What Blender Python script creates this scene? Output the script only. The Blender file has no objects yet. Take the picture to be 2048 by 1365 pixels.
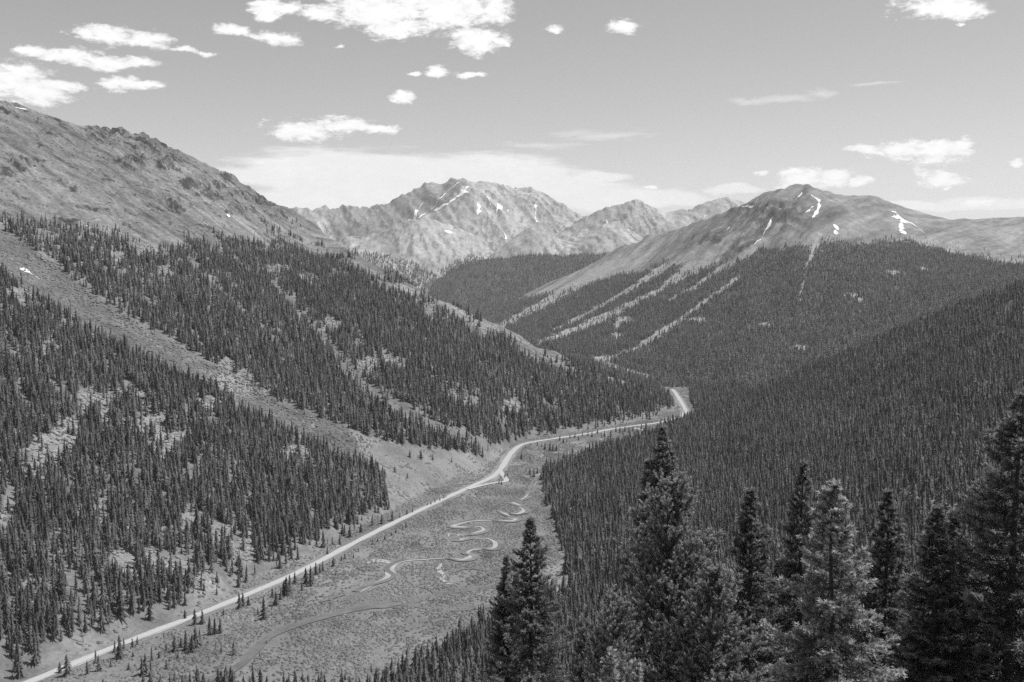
import bpy, math, random
import numpy as np

# ---------------------------------------------------------------- camera, sky, sun, exposure
F = 2048 * 35.0 / 36.0            # focal length in photograph pixels (35 mm lens)
PITCH = math.atan(202.5 / F)      # camera looks slightly down
CZ = 300.0                        # eye height above the near valley floor datum
SUN_AZ, SUN_EL = math.radians(66), math.radians(61)   # clockwise from +Y
SUN_STRENGTH, SKY_STRENGTH, EXPOSURE = 5.0, 0.098, 0.0

scene = bpy.context.scene
COL = scene.collection
cam = bpy.data.cameras.new('camera')
cam.lens, cam.sensor_width, cam.clip_start, cam.clip_end = 35.0, 36.0, 0.5, 60000
camo = bpy.data.objects.new('camera', cam); COL.objects.link(camo)
camo.location = (0, 0, CZ); camo.rotation_euler = (math.pi / 2 - PITCH, 0, 0)
scene.camera = camo

vs = scene.view_settings
vs.view_transform = 'Standard'; vs.look = 'None'; vs.gamma = 1.0; vs.exposure = EXPOSURE
vs.use_curve_mapping = False
cy = scene.cycles
cy.max_bounces = 6; cy.diffuse_bounces = 3; cy.glossy_bounces = 2; cy.transmission_bounces = 2
cy.volume_bounces = 1; cy.transparent_max_bounces = 4
cy.use_denoising = False; cy.denoiser = 'OPENIMAGEDENOISE'; cy.denoising_input_passes = 'RGB_ALBEDO_NORMAL'; cy.denoising_prefilter = 'ACCURATE'
cy.use_adaptive_sampling = True; cy.adaptive_threshold = 0.008
cy.caustics_reflective = False; cy.caustics_refractive = False

CS, SN = math.cos(PITCH), math.sin(PITCH)
def ray(px, py):
    """photograph pixel -> (u = X/Y, w = Z/Y) of its line of sight"""
    a = (px - 1024) / F; b = (682.5 - py) / F
    Y = CS + SN * b
    return a / Y, (-SN + CS * b) / Y
def project(X, Y, Z):
    d = Y * CS - Z * SN
    d = np.maximum(d, 0.5)
    return 1024 + F * X / d, 682.5 - F * (Y * SN + Z * CS) / d

def nt(tree, t, **kw):
    n = tree.nodes.new(t)
    for k, v in kw.items(): setattr(n, k, v)
    return n

# clouds of the sky: photograph outlines turned into compass bearing / elevation
CUMULUS = [  # px, py, rx, ry, tilt
    (10, 165, 70, 38), (75, 185, 55, 24), (40, 150, 50, 22), (120, 172, 45, 12),
    (75, 103, 42, 12), (140, 113, 55, 15), (215, 126, 70, 14), (285, 127, 32, 10),
    (215, 70, 62, 18), (290, 82, 52, 17), (175, 66, 30, 12), (370, 100, 26, 8), (415, 107, 18, 6),
    (245, 166, 34, 15), (300, 172, 28, 9),
    (470, 60, 34, 11), (555, 78, 46, 13), (560, 16, 60, 14), (540, 34, 26, 8), (640, 28, 60, 16),
    (760, 22, 120, 42), (880, 16, 130, 42), (790, 56, 70, 24), (985, 22, 45, 30), (955, 82, 62, 28), (1012, 88, 10, 9),
    (672, 95, 13, 5), (875, 145, 24, 11), (832, 148, 16, 5), (940, 150, 28, 7), (810, 197, 24, 12),
    (1110, 60, 22, 8), (1243, 56, 34, 14),
    (600, 262, 80, 22), (680, 252, 75, 20), (750, 260, 55, 11),
    (1880, 10, 72, 20), (1930, 22, 42, 14), (1920, 50, 8, 5),
    (1730, 297, 45, 7), (1800, 300, 62, 20), (1880, 302, 60, 22), (1920, 295, 24, 18),
    (1600, 357, 58, 22), (1672, 355, 40, 17), (1724, 362, 20, 11), (1520, 348, 14, 7),
    (1885, 358, 46, 17), (1962, 409, 24, 6), (1302, 378, 16, 5), (2040, 327, 12, 8), (1890, 376, 10, 3)]
STRATUS = [
    (640, 345, 160, 45), (800, 350, 190, 45), (960, 355, 190, 42), (1080, 372, 170, 28), (700, 400, 220, 35),
    (500, 350, 90, 18), (1190, 356, 70, 10), (1200, 400, 120, 22), (1330, 398, 110, 16), (1010, 395, 240, 35), (1460, 378, 60, 8), (1900, 410, 170, 10)]
CIRRUS = [(1500, 204, 70, 10), (1570, 196, 80, 11), (1640, 187, 50, 10), (1750, 168, 60, 5), (1200, 270, 130, 14), (1090, 290, 120, 10)]

def build_world():
    w = bpy.data.worlds.new('World'); scene.world = w; w.use_nodes = True
    T = w.node_tree; T.nodes.clear(); L = T.links.new
    out = nt(T, 'ShaderNodeOutputWorld'); bg = nt(T, 'ShaderNodeBackground')
    sky = nt(T, 'ShaderNodeTexSky', sky_type='NISHITA')
    sky.sun_disc = False; sky.sun_elevation = SUN_EL; sky.sun_rotation = SUN_AZ
    sky.altitude = 3500; sky.air_density = 1.6; sky.dust_density = 2.6; sky.ozone_density = 1.0
    bw = nt(T, 'ShaderNodeRGBToBW'); L(sky.outputs[0], bw.inputs[0])
    tc = nt(T, 'ShaderNodeTexCoord')
    sep = nt(T, 'ShaderNodeSeparateXYZ'); L(tc.outputs['Generated'], sep.inputs[0])
    def M(op, a, b=None, c=None, clamp=False):
        n = nt(T, 'ShaderNodeMath', operation=op); n.use_clamp = clamp
        for i, v in enumerate((a, b, c)):
            if v is None: continue
            if isinstance(v, (int, float)): n.inputs[i].default_value = v
            else: L(v, n.inputs[i])
        return n.outputs[0]
    az = M('ARCTAN2', sep.outputs[0], sep.outputs[1])
    el = M('ARCSINE', sep.outputs[2])
    def noise(scale, detail, rough, vec, dist=0.0):
        n = nt(T, 'ShaderNodeTexNoise'); n.inputs['Scale'].default_value = scale; n.inputs['Detail'].default_value = detail
        n.inputs['Roughness'].default_value = rough; n.inputs['Distortion'].default_value = dist
        L(vec, n.inputs['Vector']); return n
    comb = nt(T, 'ShaderNodeCombineXYZ'); L(az, comb.inputs[0]); L(el, comb.inputs[1])
    P0 = comb.outputs[0]
    # wispy warp of the outline
    st = nt(T, 'ShaderNodeVectorMath', operation='MULTIPLY'); L(P0, st.inputs[0]); st.inputs[1].default_value = (1, 2.2, 1)
    n1 = noise(22, 5, 0.62, st.outputs[0])
    n2 = noise(75, 5, 0.66, st.outputs[0], 0.3)
    warp = nt(T, 'ShaderNodeVectorMath', operation='MULTIPLY_ADD'); L(n1.outputs['Color'], warp.inputs[0])
    warp.inputs[1].default_value = (0.034, 0.016, 0); 
    off = nt(T, 'ShaderNodeVectorMath', operation='SUBTRACT'); L(P0, off.inputs[0]); off.inputs[1].default_value = (0.017, 0.008, 0)
    L(off.outputs[0], warp.inputs[2]); P = warp.outputs[0]
    def field(lst, vec):
        acc = None
        for (px, py, rx, ry) in lst:
            u, ww = ray(px, py)
            a = math.atan(u); e = math.atan(ww / math.sqrt(1 + u * u))
            sa = F / rx / (1 + 0.0) * 1.0; se = F / ry
            n = nt(T, 'ShaderNodeVectorMath', operation='MULTIPLY_ADD'); L(vec, n.inputs[0])
            n.inputs[1].default_value = (sa, se, 0); n.inputs[2].default_value = (-a * sa, -e * se, 0)
            ln = nt(T, 'ShaderNodeVectorMath', operation='LENGTH'); L(n.outputs[0], ln.inputs[0])
            acc = ln.outputs['Value'] if acc is None else M('SMOOTH_MIN', acc, ln.outputs['Value'], 0.25)
        return acc
    dc = field(CUMULUS, P)
    ds = field(STRATUS, P)
    di = field(CIRRUS, P)
    def ss(v, a, b):
        n = nt(T, 'ShaderNodeMapRange', interpolation_type='SMOOTHSTEP'); L(v, n.inputs[0])
        n.inputs[1].default_value = a; n.inputs[2].default_value = b
        return n.outputs[0]
    nn = M('ADD', M('MULTIPLY', n2.outputs[0], 1.15), M('MULTIPLY', n1.outputs[0], 0.85))     # about 1.0
    # the same kind of scattered fair-weather cloud over the rest of the sky
    nb = noise(5.5, 6, 0.6, st.outputs[0])
    inside = M('MULTIPLY', ss(M('ABSOLUTE', az), 0.62, 0.5), ss(el, 0.36, 0.26))
    gen = M('MULTIPLY', M('SUBTRACT', nb.outputs[0], 0.57), M('SUBTRACT', 1.0, inside))
    fc = M('ADD', M('SUBTRACT', 1.08, dc), M('MULTIPLY', M('SUBTRACT', nn, 1.0), 1.6))
    fc = M('MAXIMUM', fc, M('MULTIPLY', gen, 8.0))
    ac = M('MULTIPLY', ss(fc, -0.12, 0.60), 0.99)
    n3 = noise(9, 6, 0.6, st.outputs[0], 0.4)
    st2 = nt(T, 'ShaderNodeVectorMath', operation='MULTIPLY'); L(P0, st2.inputs[0]); st2.inputs[1].default_value = (1, 6, 1)
    n4 = noise(14, 5, 0.6, st2.outputs[0], 0.2)
    fs = M('ADD', M('SUBTRACT', 1.15, ds), M('MULTIPLY', M('SUBTRACT', n4.outputs[0], 0.5), 1.3))
    as_ = ss(fs, -0.15, 0.45)
    st3 = nt(T, 'ShaderNodeVectorMath', operation='MULTIPLY'); L(P0, st3.inputs[0]); st3.inputs[1].default_value = (1, 9, 1)
    n5 = noise(30, 5, 0.65, st3.outputs[0], 0.4)
    fi = M('ADD', M('SUBTRACT', 1.05, di), M('MULTIPLY', M('SUBTRACT', n5.outputs[0], 0.5), 1.5))
    ai = M('MULTIPLY', ss(fi, 0.0, 1.0), 0.5)
    alpha = M('MAXIMUM', M('MAXIMUM', ac, as_), ai)
    # brightness inside the clouds: thick parts white, thin parts and undersides a little grey
    shade = ss(M('ADD', M('MULTIPLY', fc, 0.35), M('MULTIPLY_ADD', n2.outputs[0], 0.5, M('MULTIPLY', n3.outputs[0], 0.6))), 0.45, 0.95)
    cb = M('MULTIPLY_ADD', shade, 1.6, 9.2)
    mix = nt(T, 'ShaderNodeMix', data_type='FLOAT'); L(alpha, mix.inputs[0]); L(bw.outputs[0], mix.inputs[2]); L(cb, mix.inputs[3])
    L(mix.outputs[0], bg.inputs[0]); bg.inputs[1].default_value = SKY_STRENGTH
    L(bg.outputs[0], out.inputs[0])
    w.cycles.sampling_method = 'MANUAL'; w.cycles.sample_map_resolution = 512
build_world()

sun = bpy.data.lights.new('sun', 'SUN'); sun.energy = SUN_STRENGTH; sun.angle = math.radians(0.5); sun.color = (1, 1, 1)
suno = bpy.data.objects.new('sun', sun); COL.objects.link(suno)
suno.rotation_euler = (math.pi / 2 - SUN_EL, 0, math.pi - SUN_AZ); suno.location = (0, 0, 2000)

import time; T0 = time.time()
def lap(s): print('LAP %s %.1f' % (s, time.time() - T0), flush=True)
# ---------------------------------------------------------------- helpers
rng = np.random.default_rng(7)

_g = np.random.default_rng(123).uniform(0, 2 * math.pi, (256, 256))
GX, GY = np.cos(_g).astype(np.float32).ravel(), np.sin(_g).astype(np.float32).ravel()
def pnoise(x, y, seed=0):
    """gradient noise, about -0.7 .. 0.7"""
    x = np.asarray(x, np.float64); y = np.asarray(y, np.float64)
    x0 = np.floor(x); y0 = np.floor(y); fx = (x - x0).astype(np.float32); fy = (y - y0).astype(np.float32)
    ix = (x0.astype(np.int32) + seed * 37) & 255; iy = (y0.astype(np.int32) + seed * 101) & 255
    ix1 = (ix + 1) & 255; iy1 = (iy + 1) & 255
    u = fx * fx * fx * (fx * (fx * 6 - 15) + 10); v = fy * fy * fy * (fy * (fy * 6 - 15) + 10)
    def g(i, j, dx, dy):
        k = i * 256 + j
        return GX[k] * (fx - dx) + GY[k] * (fy - dy)
    a = g(ix, iy, 0, 0); b = g(ix1, iy, 1, 0); c = g(ix, iy1, 0, 1); d = g(ix1, iy1, 1, 1)
    a = a + (b - a) * u
    return a + ((c + (d - c) * u) - a) * v
def fbm(x, y, seed=0, o=4, gain=0.5):
    s = np.zeros(np.shape(x), np.float32); a = 1.0; k = 1.0
    for i in range(o):
        s += a * pnoise(x * k, y * k, seed + i * 17); a *= gain; k *= 2.03
    return s
def ridged(x, y, seed=0, o=4, gain=0.5):
    s = np.zeros(np.shape(x), np.float32); a = 1.0; k = 1.0; t = 0
    for i in range(o):
        s += a * (1 - 2.2 * np.abs(pnoise(x * k, y * k, seed + i * 17))); t += a; a *= gain; k *= 2.03
    return s / t
def sstep(x, a, b):
    t = np.clip((x - a) / (b - a), 0, 1); return t * t * (3 - 2 * t)
def gsmooth(a, s):
    if s <= 0: return a
    r = int(3 * s) + 1; k = np.exp(-0.5 * (np.arange(-r, r + 1) / s) ** 2); k /= k.sum()
    return np.convolve(np.pad(a, r, mode='edge'), k, mode='valid')

def mesh_obj(name, verts, faces, mat=None, parent=None, smooth=False, attrs=None, link=True):
    """verts (n,3); faces (m,3) or (m,4) int array, or a list of such arrays"""
    me = bpy.data.meshes.new(name)
    verts = np.asarray(verts, dtype=np.float32)
    fl = faces if isinstance(faces, list) else [faces]
    fl = [np.asarray(f, dtype=np.int32) for f in fl if len(f)]
    nl = sum(f.size for f in fl); nf = sum(len(f) for f in fl)
    me.vertices.add(len(verts)); me.vertices.foreach_set('co', verts.ravel())
    if nl:
        me.loops.add(nl); me.polygons.add(nf)
        me.loops.foreach_set('vertex_index', np.concatenate([f.ravel() for f in fl]))
        sizes = np.concatenate([np.full(len(f), f.shape[1], np.int32) for f in fl])
        starts = np.concatenate([[0], np.cumsum(sizes)[:-1]]).astype(np.int32)
        me.polygons.foreach_set('loop_start', starts)
        if smooth: me.polygons.foreach_set('use_smooth', np.ones(nf, dtype=bool))
    for k, v in (attrs or {}).items():
        a = me.attributes.new(k, 'FLOAT', 'POINT'); a.data.foreach_set('value', np.asarray(v, np.float32))
    me.update(calc_edges=True); me.validate()
    if mat is not None:
        for m in (mat if isinstance(mat, list) else [mat]): me.materials.append(m)
    o = bpy.data.objects.new(name, me)
    if link: COL.objects.link(o)
    if parent is not None: o.parent = parent
    return o
def tag(o, label=None, cat=None, group=None, kind=None):
    if label: o['label'] = label
    if cat: o['category'] = cat
    if group: o['group'] = group
    if kind: o['kind'] = kind
    return o
def empty(name, loc, rz=0.0, s=1.0):
    o = bpy.data.objects.new(name, None); COL.objects.link(o)
    o.location = loc; o.rotation_euler = (0, 0, rz); o.scale = (s, s, s); o.empty_display_size = 0.5
    return o

# ---------------------------------------------------------------- materials (black-and-white photograph: greys)
def base_mat(name):
    m = bpy.data.materials.new(name); m.use_nodes = True
    T = m.node_tree; b = T.nodes['Principled BSDF']
    b.inputs['Roughness'].default_value = 0.9; b.inputs['Specular IOR Level'].default_value = 0.15
    return m, T, b
def grey_chain(T, b, value_socket):
    c = nt(T, 'ShaderNodeCombineColor')
    for i in range(3): T.links.new(value_socket, c.inputs[i])
    T.links.new(c.outputs[0], b.inputs['Base Color'])
def tmath(T, op, a, b=None, c=None):
    n = nt(T, 'ShaderNodeMath', operation=op)
    for i, v in enumerate((a, b, c)):
        if v is None: continue
        if isinstance(v, (int, float)): n.inputs[i].default_value = v
        else: T.links.new(v, n.inputs[i])
    return n.outputs[0]
def tnoise(T, vec, scale, detail=4, rough=0.6, dist=0.0):
    n = nt(T, 'ShaderNodeTexNoise'); n.inputs['Scale'].default_value = scale; n.inputs['Detail'].default_value = detail
    n.inputs['Roughness'].default_value = rough; n.inputs['Distortion'].default_value = dist
    T.links.new(vec, n.inputs['Vector']); return n.outputs[0]

def ground_material():
    m, T, b = base_mat('alpine_ground')
    geo = nt(T, 'ShaderNodeNewGeometry'); pos = geo.outputs['Position']
    alb = nt(T, 'ShaderNodeAttribute', attribute_name='alb').outputs['Fac']
    rough = nt(T, 'ShaderNodeAttribute', attribute_name='rough').outputs['Fac']   # 0 turf, 1 rock and talus
    a = tnoise(T, pos, 0.02, 10, 0.74); c = tnoise(T, pos, 0.4, 5, 0.7)
    spk = tnoise(T, pos, 0.11, 8, 0.8)
    v = nt(T, 'ShaderNodeTexVoronoi'); v.inputs['Scale'].default_value = 0.32; T.links.new(pos, v.inputs['Vector'])
    stone = tmath(T, 'MULTIPLY_ADD', tmath(T, 'SUBTRACT', v.outputs['Color'], 0.5), 0.7, 1.0)
    turf = tmath(T, 'MULTIPLY_ADD', tmath(T, 'SUBTRACT', c, 0.5), 1.5, 1.0)
    mixn = nt(T, 'ShaderNodeMix', data_type='FLOAT'); T.links.new(rough, mixn.inputs[0]); T.links.new(turf, mixn.inputs[2]); T.links.new(stone, mixn.inputs[3])
    big = tmath(T, 'MULTIPLY_ADD', tmath(T, 'SUBTRACT', a, 0.5), 1.5, 1.0)
    sh = nt(T, 'ShaderNodeMapRange'); T.links.new(spk, sh.inputs[0]); sh.inputs[1].default_value = 0.56; sh.inputs[2].default_value = 0.63; sh.inputs[3].default_value = 1.0; sh.inputs[4].default_value = 0.55
    lt = nt(T, 'ShaderNodeMapRange'); T.links.new(spk, lt.inputs[0]); lt.inputs[1].default_value = 0.42; lt.inputs[2].default_value = 0.36; lt.inputs[3].default_value = 1.0; lt.inputs[4].default_value = 1.35
    rk = nt(T, 'ShaderNodeMix', data_type='FLOAT'); T.links.new(rough, rk.inputs[0]); rk.inputs[2].default_value = 1.0; T.links.new(tmath(T, 'MULTIPLY', sh.outputs[0], lt.outputs[0]), rk.inputs[3])
    big = tmath(T, 'MULTIPLY', big, rk.outputs[0])
    val = tmath(T, 'MULTIPLY', tmath(T, 'MULTIPLY', alb, big), mixn.outputs[0])
    val = tmath(T, 'MINIMUM', tmath(T, 'MAXIMUM', val, 0.02), 0.6)
    grey_chain(T, b, val)
    bump = nt(T, 'ShaderNodeBump'); bump.inputs['Distance'].default_value = 2.2
    T.links.new(tmath(T, 'MULTIPLY_ADD', rough, 0.55, 0.25), bump.inputs['Strength'])
    h = tmath(T, 'ADD', tmath(T, 'MULTIPLY', c, 0.7), tmath(T, 'MULTIPLY', tmath(T, 'SUBTRACT', 1.0, v.outputs['Distance']), tmath(T, 'MULTIPLY', rough, 0.45)))
    T.links.new(tmath(T, 'ADD', h, tmath(T, 'MULTIPLY', a, 6.0)), bump.inputs['Height'])
    T.links.new(bump.outputs[0], b.inputs['Normal'])
    return m
def simple_mat(name, alb, var=0.3, scale=0.5, rough=0.9, spec=0.15, bump=0.0):
    m, T, b = base_mat(name)
    tc = nt(T, 'ShaderNodeNewGeometry')
    n = tnoise(T, tc.outputs['Position'], scale, 5, 0.65)
    grey_chain(T, b, tmath(T, 'MULTIPLY_ADD', tmath(T, 'SUBTRACT', n, 0.5), alb * var * 2.5, alb))
    b.inputs['Roughness'].default_value = rough; b.inputs['Specular IOR Level'].default_value = spec
    if bump:
        bp = nt(T, 'ShaderNodeBump'); bp.inputs['Strength'].default_value = bump; bp.inputs['Distance'].default_value = 0.3
        T.links.new(n, bp.inputs['Height']); T.links.new(bp.outputs[0], b.inputs['Normal'])
    return m
def tree_material(name, lo, hi, tip=None, scale=2.0):
    """needle colour: differs from tree to tree; tips paler for new growth and for sunlight painted into the colour"""
    m, T, b = base_mat(name)
    oi = nt(T, 'ShaderNodeObjectInfo'); tc = nt(T, 'ShaderNodeTexCoord')
    n = tnoise(T, tc.outputs['Object'], scale, 3, 0.6)
    v = tmath(T, 'MULTIPLY_ADD', oi.outputs['Random'], hi - lo, lo)
    v = tmath(T, 'MULTIPLY', v, tmath(T, 'MULTIPLY_ADD', tmath(T, 'SUBTRACT', n, 0.5), 1.2, 1.0))
    if name == 'willow_leaves':
        gp = nt(T, 'ShaderNodeNewGeometry'); v = tmath(T, 'MULTIPLY', v, tmath(T, 'MULTIPLY_ADD', tmath(T, 'SUBTRACT', tnoise(T, gp.outputs['Position'], 0.022, 6, 0.65), 0.5), 1.9, 1.0))
    if name == 'conifer_needles':      # stands differ in species and health
        gp = nt(T, 'ShaderNodeNewGeometry'); v = tmath(T, 'MULTIPLY', v, tmath(T, 'MULTIPLY_ADD', tmath(T, 'SUBTRACT', tnoise(T, gp.outputs['Position'], 0.012, 4, 0.6), 0.5), 1.6, 1.0))
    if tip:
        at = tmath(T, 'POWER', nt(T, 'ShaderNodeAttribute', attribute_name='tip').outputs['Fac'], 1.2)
        v = tmath(T, 'MULTIPLY_ADD', at, tip, v)  # painted sunlight on the bough ends, on top of paler new growth
    grey_chain(T, b, v)
    b.inputs['Roughness'].default_value = 0.6; b.inputs['Specular IOR Level'].default_value = 0.25
    tr = nt(T, 'ShaderNodeBsdfTranslucent'); mx = nt(T, 'ShaderNodeMixShader'); mx.inputs[0].default_value = 0.45
    T.links.new([l for l in T.links if l.to_socket == b.inputs['Base Color']][0].from_socket, tr.inputs['Color'])
    T.links.new(b.outputs[0], mx.inputs[1]); T.links.new(tr.outputs[0], mx.inputs[2])
    T.links.new(mx.outputs[0], T.nodes['Material Output'].inputs['Surface'])
    return m

MAT = {
    'ground': ground_material(),
    'needle_far': tree_material('conifer_needles', 0.085, 0.24),
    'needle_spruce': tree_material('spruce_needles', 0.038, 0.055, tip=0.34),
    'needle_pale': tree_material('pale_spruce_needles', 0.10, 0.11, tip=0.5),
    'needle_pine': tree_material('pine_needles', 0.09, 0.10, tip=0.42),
    'bark': simple_mat('bark', 0.07, 0.4, 6.0),
    'dead_wood': simple_mat('weathered_dead_wood', 0.32, 0.3, 4.0),
    'shrub': tree_material('willow_leaves', 0.26, 0.37, scale=1.2),
    'road': None,
    'gravel': simple_mat('river_gravel', 0.34, 0.45, 0.25, bump=0.3),
    'sedge': simple_mat('wet_sedge', 0.15, 0.4, 0.15),
    'snow': simple_mat('old_snow', 0.74, 0.10, 0.02, rough=0.8),
    'rock': simple_mat('boulder_rock', 0.27, 0.4, 0.6, bump=0.3),
    'line': simple_mat('road_paint', 0.6, 0.1, 1.0),
}
def road_material():
    m, T, b = base_mat('pale_asphalt')
    at = nt(T, 'ShaderNodeAttribute', attribute_name='cross').outputs['Fac']     # -1 .. 1 across the road
    geo = nt(T, 'ShaderNodeNewGeometry'); n = tnoise(T, geo.outputs['Position'], 0.35, 5, 0.65)
    w = tmath(T, 'ABSOLUTE', tmath(T, 'SUBTRACT', tmath(T, 'ABSOLUTE', at), 0.45))   # wheel tracks polished darker
    dark = tmath(T, 'MULTIPLY', tmath(T, 'MAXIMUM', tmath(T, 'SUBTRACT', 0.2, w), 0.0), 0.35)
    v = tmath(T, 'SUBTRACT', tmath(T, 'MULTIPLY_ADD', tmath(T, 'SUBTRACT', n, 0.5), 0.16, 0.42), dark)
    grey_chain(T, b, v); return m
MAT['road'] = road_material()
def water_material():
    m, T, b = base_mat('creek_water')
    geo = nt(T, 'ShaderNodeNewGeometry'); n = tnoise(T, geo.outputs['Position'], 0.12, 4, 0.6)
    grey_chain(T, b, tmath(T, 'MULTIPLY_ADD', n, 0.16, 0.05))
    b.inputs['Roughness'].default_value = 0.12; b.inputs['Specular IOR Level'].default_value = 0.5; b.inputs['IOR'].default_value = 1.33
    n2 = tnoise(T, geo.outputs['Position'], 1.4, 3, 0.6)
    bp = nt(T, 'ShaderNodeBump'); bp.inputs['Strength'].default_value = 0.12; bp.inputs['Distance'].default_value = 0.15
    T.links.new(n2, bp.inputs['Height']); T.links.new(bp.outputs[0], b.inputs['Normal'])
    return m
MAT['water'] = water_material()

# ---------------------------------------------------------------- terrain: landforms as height profiles
def zfloor(Y):
    Y = np.asarray(Y, float)
    return np.where(Y < 3200, -280 - (Y - 650) * 0.035, -369.25 - (Y - 3200) * 0.004)
def on_floor(px, py):
    u, w = ray(px, py); Y = 800.0
    for _ in range(30): Y = float(zfloor(Y)) / w
    return u, w, Y
def Ypl(px, py):
    """distance along a line of sight to the plane of the left mountainside"""
    u, w = ray(px, py); a = -0.91 * u + 0.414
    return 572.0 / (0.51 * a - w)

# terrain sheet: columns are bearings, rows distances (finer where the photograph looks)
pxc = np.concatenate([np.arange(-900, -60, 30), np.arange(-60, 2110, 3.1), np.arange(2110, 3000, 30)])
U = (pxc - 1024) / F
YR = np.concatenate([np.linspace(3, 60, 14)[:-1], np.linspace(60, 560, 60)[:-1], np.linspace(560, 2350, 340)[:-1],
                     np.linspace(2350, 5300, 240)[:-1], np.linspace(5300, 9000, 230)[:-1], np.geomspace(9000, 10600, 10)])
NC, NR = len(U), len(YR)
YG = np.repeat(YR[:, None], NC, 1); XG = YG * U[None, :]

def line(pts, mode='img', smooth=4.0):
    """polyline -> per column (Y, Z)"""
    us, Ys, Zs = [], [], []
    for p in pts:
        if mode == 'img': u, w = ray(p[0], p[1]); Y = p[2]; Z = w * Y
        us.append(u); Ys.append(Y); Zs.append(Z)
    o = np.argsort(us); us = np.array(us)[o]; Ys = np.array(Ys)[o]; Zs = np.array(Zs)[o]
    W = Zs / Ys
    y = gsmooth(np.interp(U, us, Ys), smooth); ww = gsmooth(np.interp(U, us, W), smooth)
    return y, ww * y
def landform(lines, back=0.6, front=0.25):
    Yk = np.array([l[0] for l in lines]); Zk = np.array([l[1] for l in lines])
    for k in range(1, len(lines)): Yk[k] = np.maximum(Yk[k], Yk[k - 1] + 3)
    K = len(lines)
    d = (Zk[1:] - Zk[:-1]) / (Yk[1:] - Yk[:-1])
    m = np.zeros_like(Zk); m[0] = d[0]; m[-1] = d[-1]
    for k in range(1, K - 1):
        m[k] = np.where(d[k - 1] * d[k] > 0, 2 * d[k - 1] * d[k] / (d[k - 1] + d[k] + 1e-12), 0.0)
    Z = np.full((NR, NC), -1e4)
    for k in range(K - 1):
        h = (Yk[k + 1] - Yk[k])[None, :]; t = (YG - Yk[k][None, :]) / h
        s = (t >= 0) & (t <= 1); t2 = t * t; t3 = t2 * t
        z = (2 * t3 - 3 * t2 + 1) * Zk[k] + (t3 - 2 * t2 + t) * h * m[k] + (-2 * t3 + 3 * t2) * Zk[k + 1] + (t3 - t2) * h * m[k + 1]
        Z = np.where(s, z, Z)
    Z = np.where(YG < Yk[0], Zk[0] - front * (Yk[0] - YG), Z)
    db = YG - Yk[-1]
    Z = np.where(db > 0, Zk[-1] - back * db * db / (db + 25.0), Z)
    return Z, Yk[-1]

# --- left mountainside
Lcrest_px = [(-900, -60), (-500, 60), (-200, 140), (0, 206), (35, 214), (60, 226), (110, 238), (150, 248), (195, 256), (215, 256), (250, 266), (290, 276), (320, 290), (355, 300),
             (375, 311), (400, 326), (430, 343), (465, 356), (480, 368), (520, 396), (560, 416), (585, 424), (600, 430), (630, 452), (660, 480), (700, 505), (745, 530), (800, 558),
             (860, 595), (920, 618), (1000, 652), (1040, 672), (1070, 697), (1110, 706), (1160, 735), (1210, 755), (1270, 772), (1330, 790), (1350, 797)]
Lbase_px = [(-900, 1750), (-300, 1500), (0, 1392), (130, 1340), (400, 1232), (640, 1112), (780, 1026), (900, 965), (985, 925), (1040, 882), (1150, 866), (1300, 842), (1350, 815)]
lb = [(p[0], p[1], on_floor(*p)[2]) for p in Lbase_px]
def kfac(px):   # spurs forward, hollows back
    return np.interp(px, [-900, 0, 250, 450, 620, 800, 1000, 1350], [0.97, 0.98, 1.0, 1.02, 1.06, 1.0, 0.99, 1.0])
def Lmid(s):
    pts = []
    for px in np.arange(-900, 1351, 50):
        b = np.interp(px, [p[0] for p in Lbase_px], [p[1] for p in Lbase_px])
        c = np.interp(px, [p[0] for p in Lcrest_px], [p[1] for p in Lcrest_px])
        py = b + (c - b) * s
        k0 = on_floor(px, b)[2] / Ypl(px, b)
        pts.append((px, py, Ypl(px, py) * (1 + (k0 - 1) * (1 - s) ** 1.3) * (1 + (kfac(px) - 1) * s * 1.5)))
    return pts
lc = []
for p in Lcrest_px:
    k = np.interp(p[0], [0, 400, 560, 620, 700, 900, 1200, 1350], [1.0, 1.08, 1.2, 1.22, 1.1, 1.03, 1.0, 1.0])
    lc.append((p[0], p[1], Ypl(*p) * k))
lc[-1] = (1350, 797, 2060); lc[-2] = (1330, 790, 2080)
ZL, LcY = landform([line(lb), line(Lmid(0.2), smooth=6), line(Lmid(0.42), smooth=6), line(Lmid(0.65), smooth=6), line(lc, smooth=1.2)], back=0.55)
side = sstep(U, ray(1352, 800)[0], ray(1385, 800)[0]); ZL -= side[None, :] * 500

# --- right hillside that runs from the viewpoint to the valley
def nearline(Y, vs_):   # vs_: (px, downward tangent)
    return [(px, 682.5 + F * math.tan(math.atan(v) - PITCH), Y) for px, v in vs_]
def below(px, Y, dz): # point dz under the valley floor
    u = (px - 1024) / F; w = (float(zfloor(Y)) + dz) / Y
    b = (SN + w * CS) / (CS - w * SN)
    return (px, 682.5 - F * b, Y)
r_a = nearline(6, [(-900, .80), (1024, .72), (2900, .6)])
r_b = nearline(60, [(-900, .75), (0, .68), (1024, .61), (1600, .62), (2048, .60), (2900, .52)])
r_c = nearline(250, [(-900, .72), (0, .64), (600, .58), (1024, .53), (1600, .52), (2048, .50), (2900, .42)])
fl = [below(-900, 520, 0), below(0, 560, 0), below(400, 590, 0)] + [(p[0], p[1], on_floor(*p)[2]) for p in [(700, 1395), (790, 1366), (900, 1300), (1000, 1240), (1080, 1200)]]
r_d = fl + [(1200, 1265, 680), (1300, 1232, 690), (1500, 1225, 650), (1700, 1205, 640), (2048, 1150, 560), (2900, 1000, 420)]
lowe = [below(px, Y, -14) for px, Y in [(-900, 700), (400, 760), (790, 800), (1000, 900), (1080, 1050)]]
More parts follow.
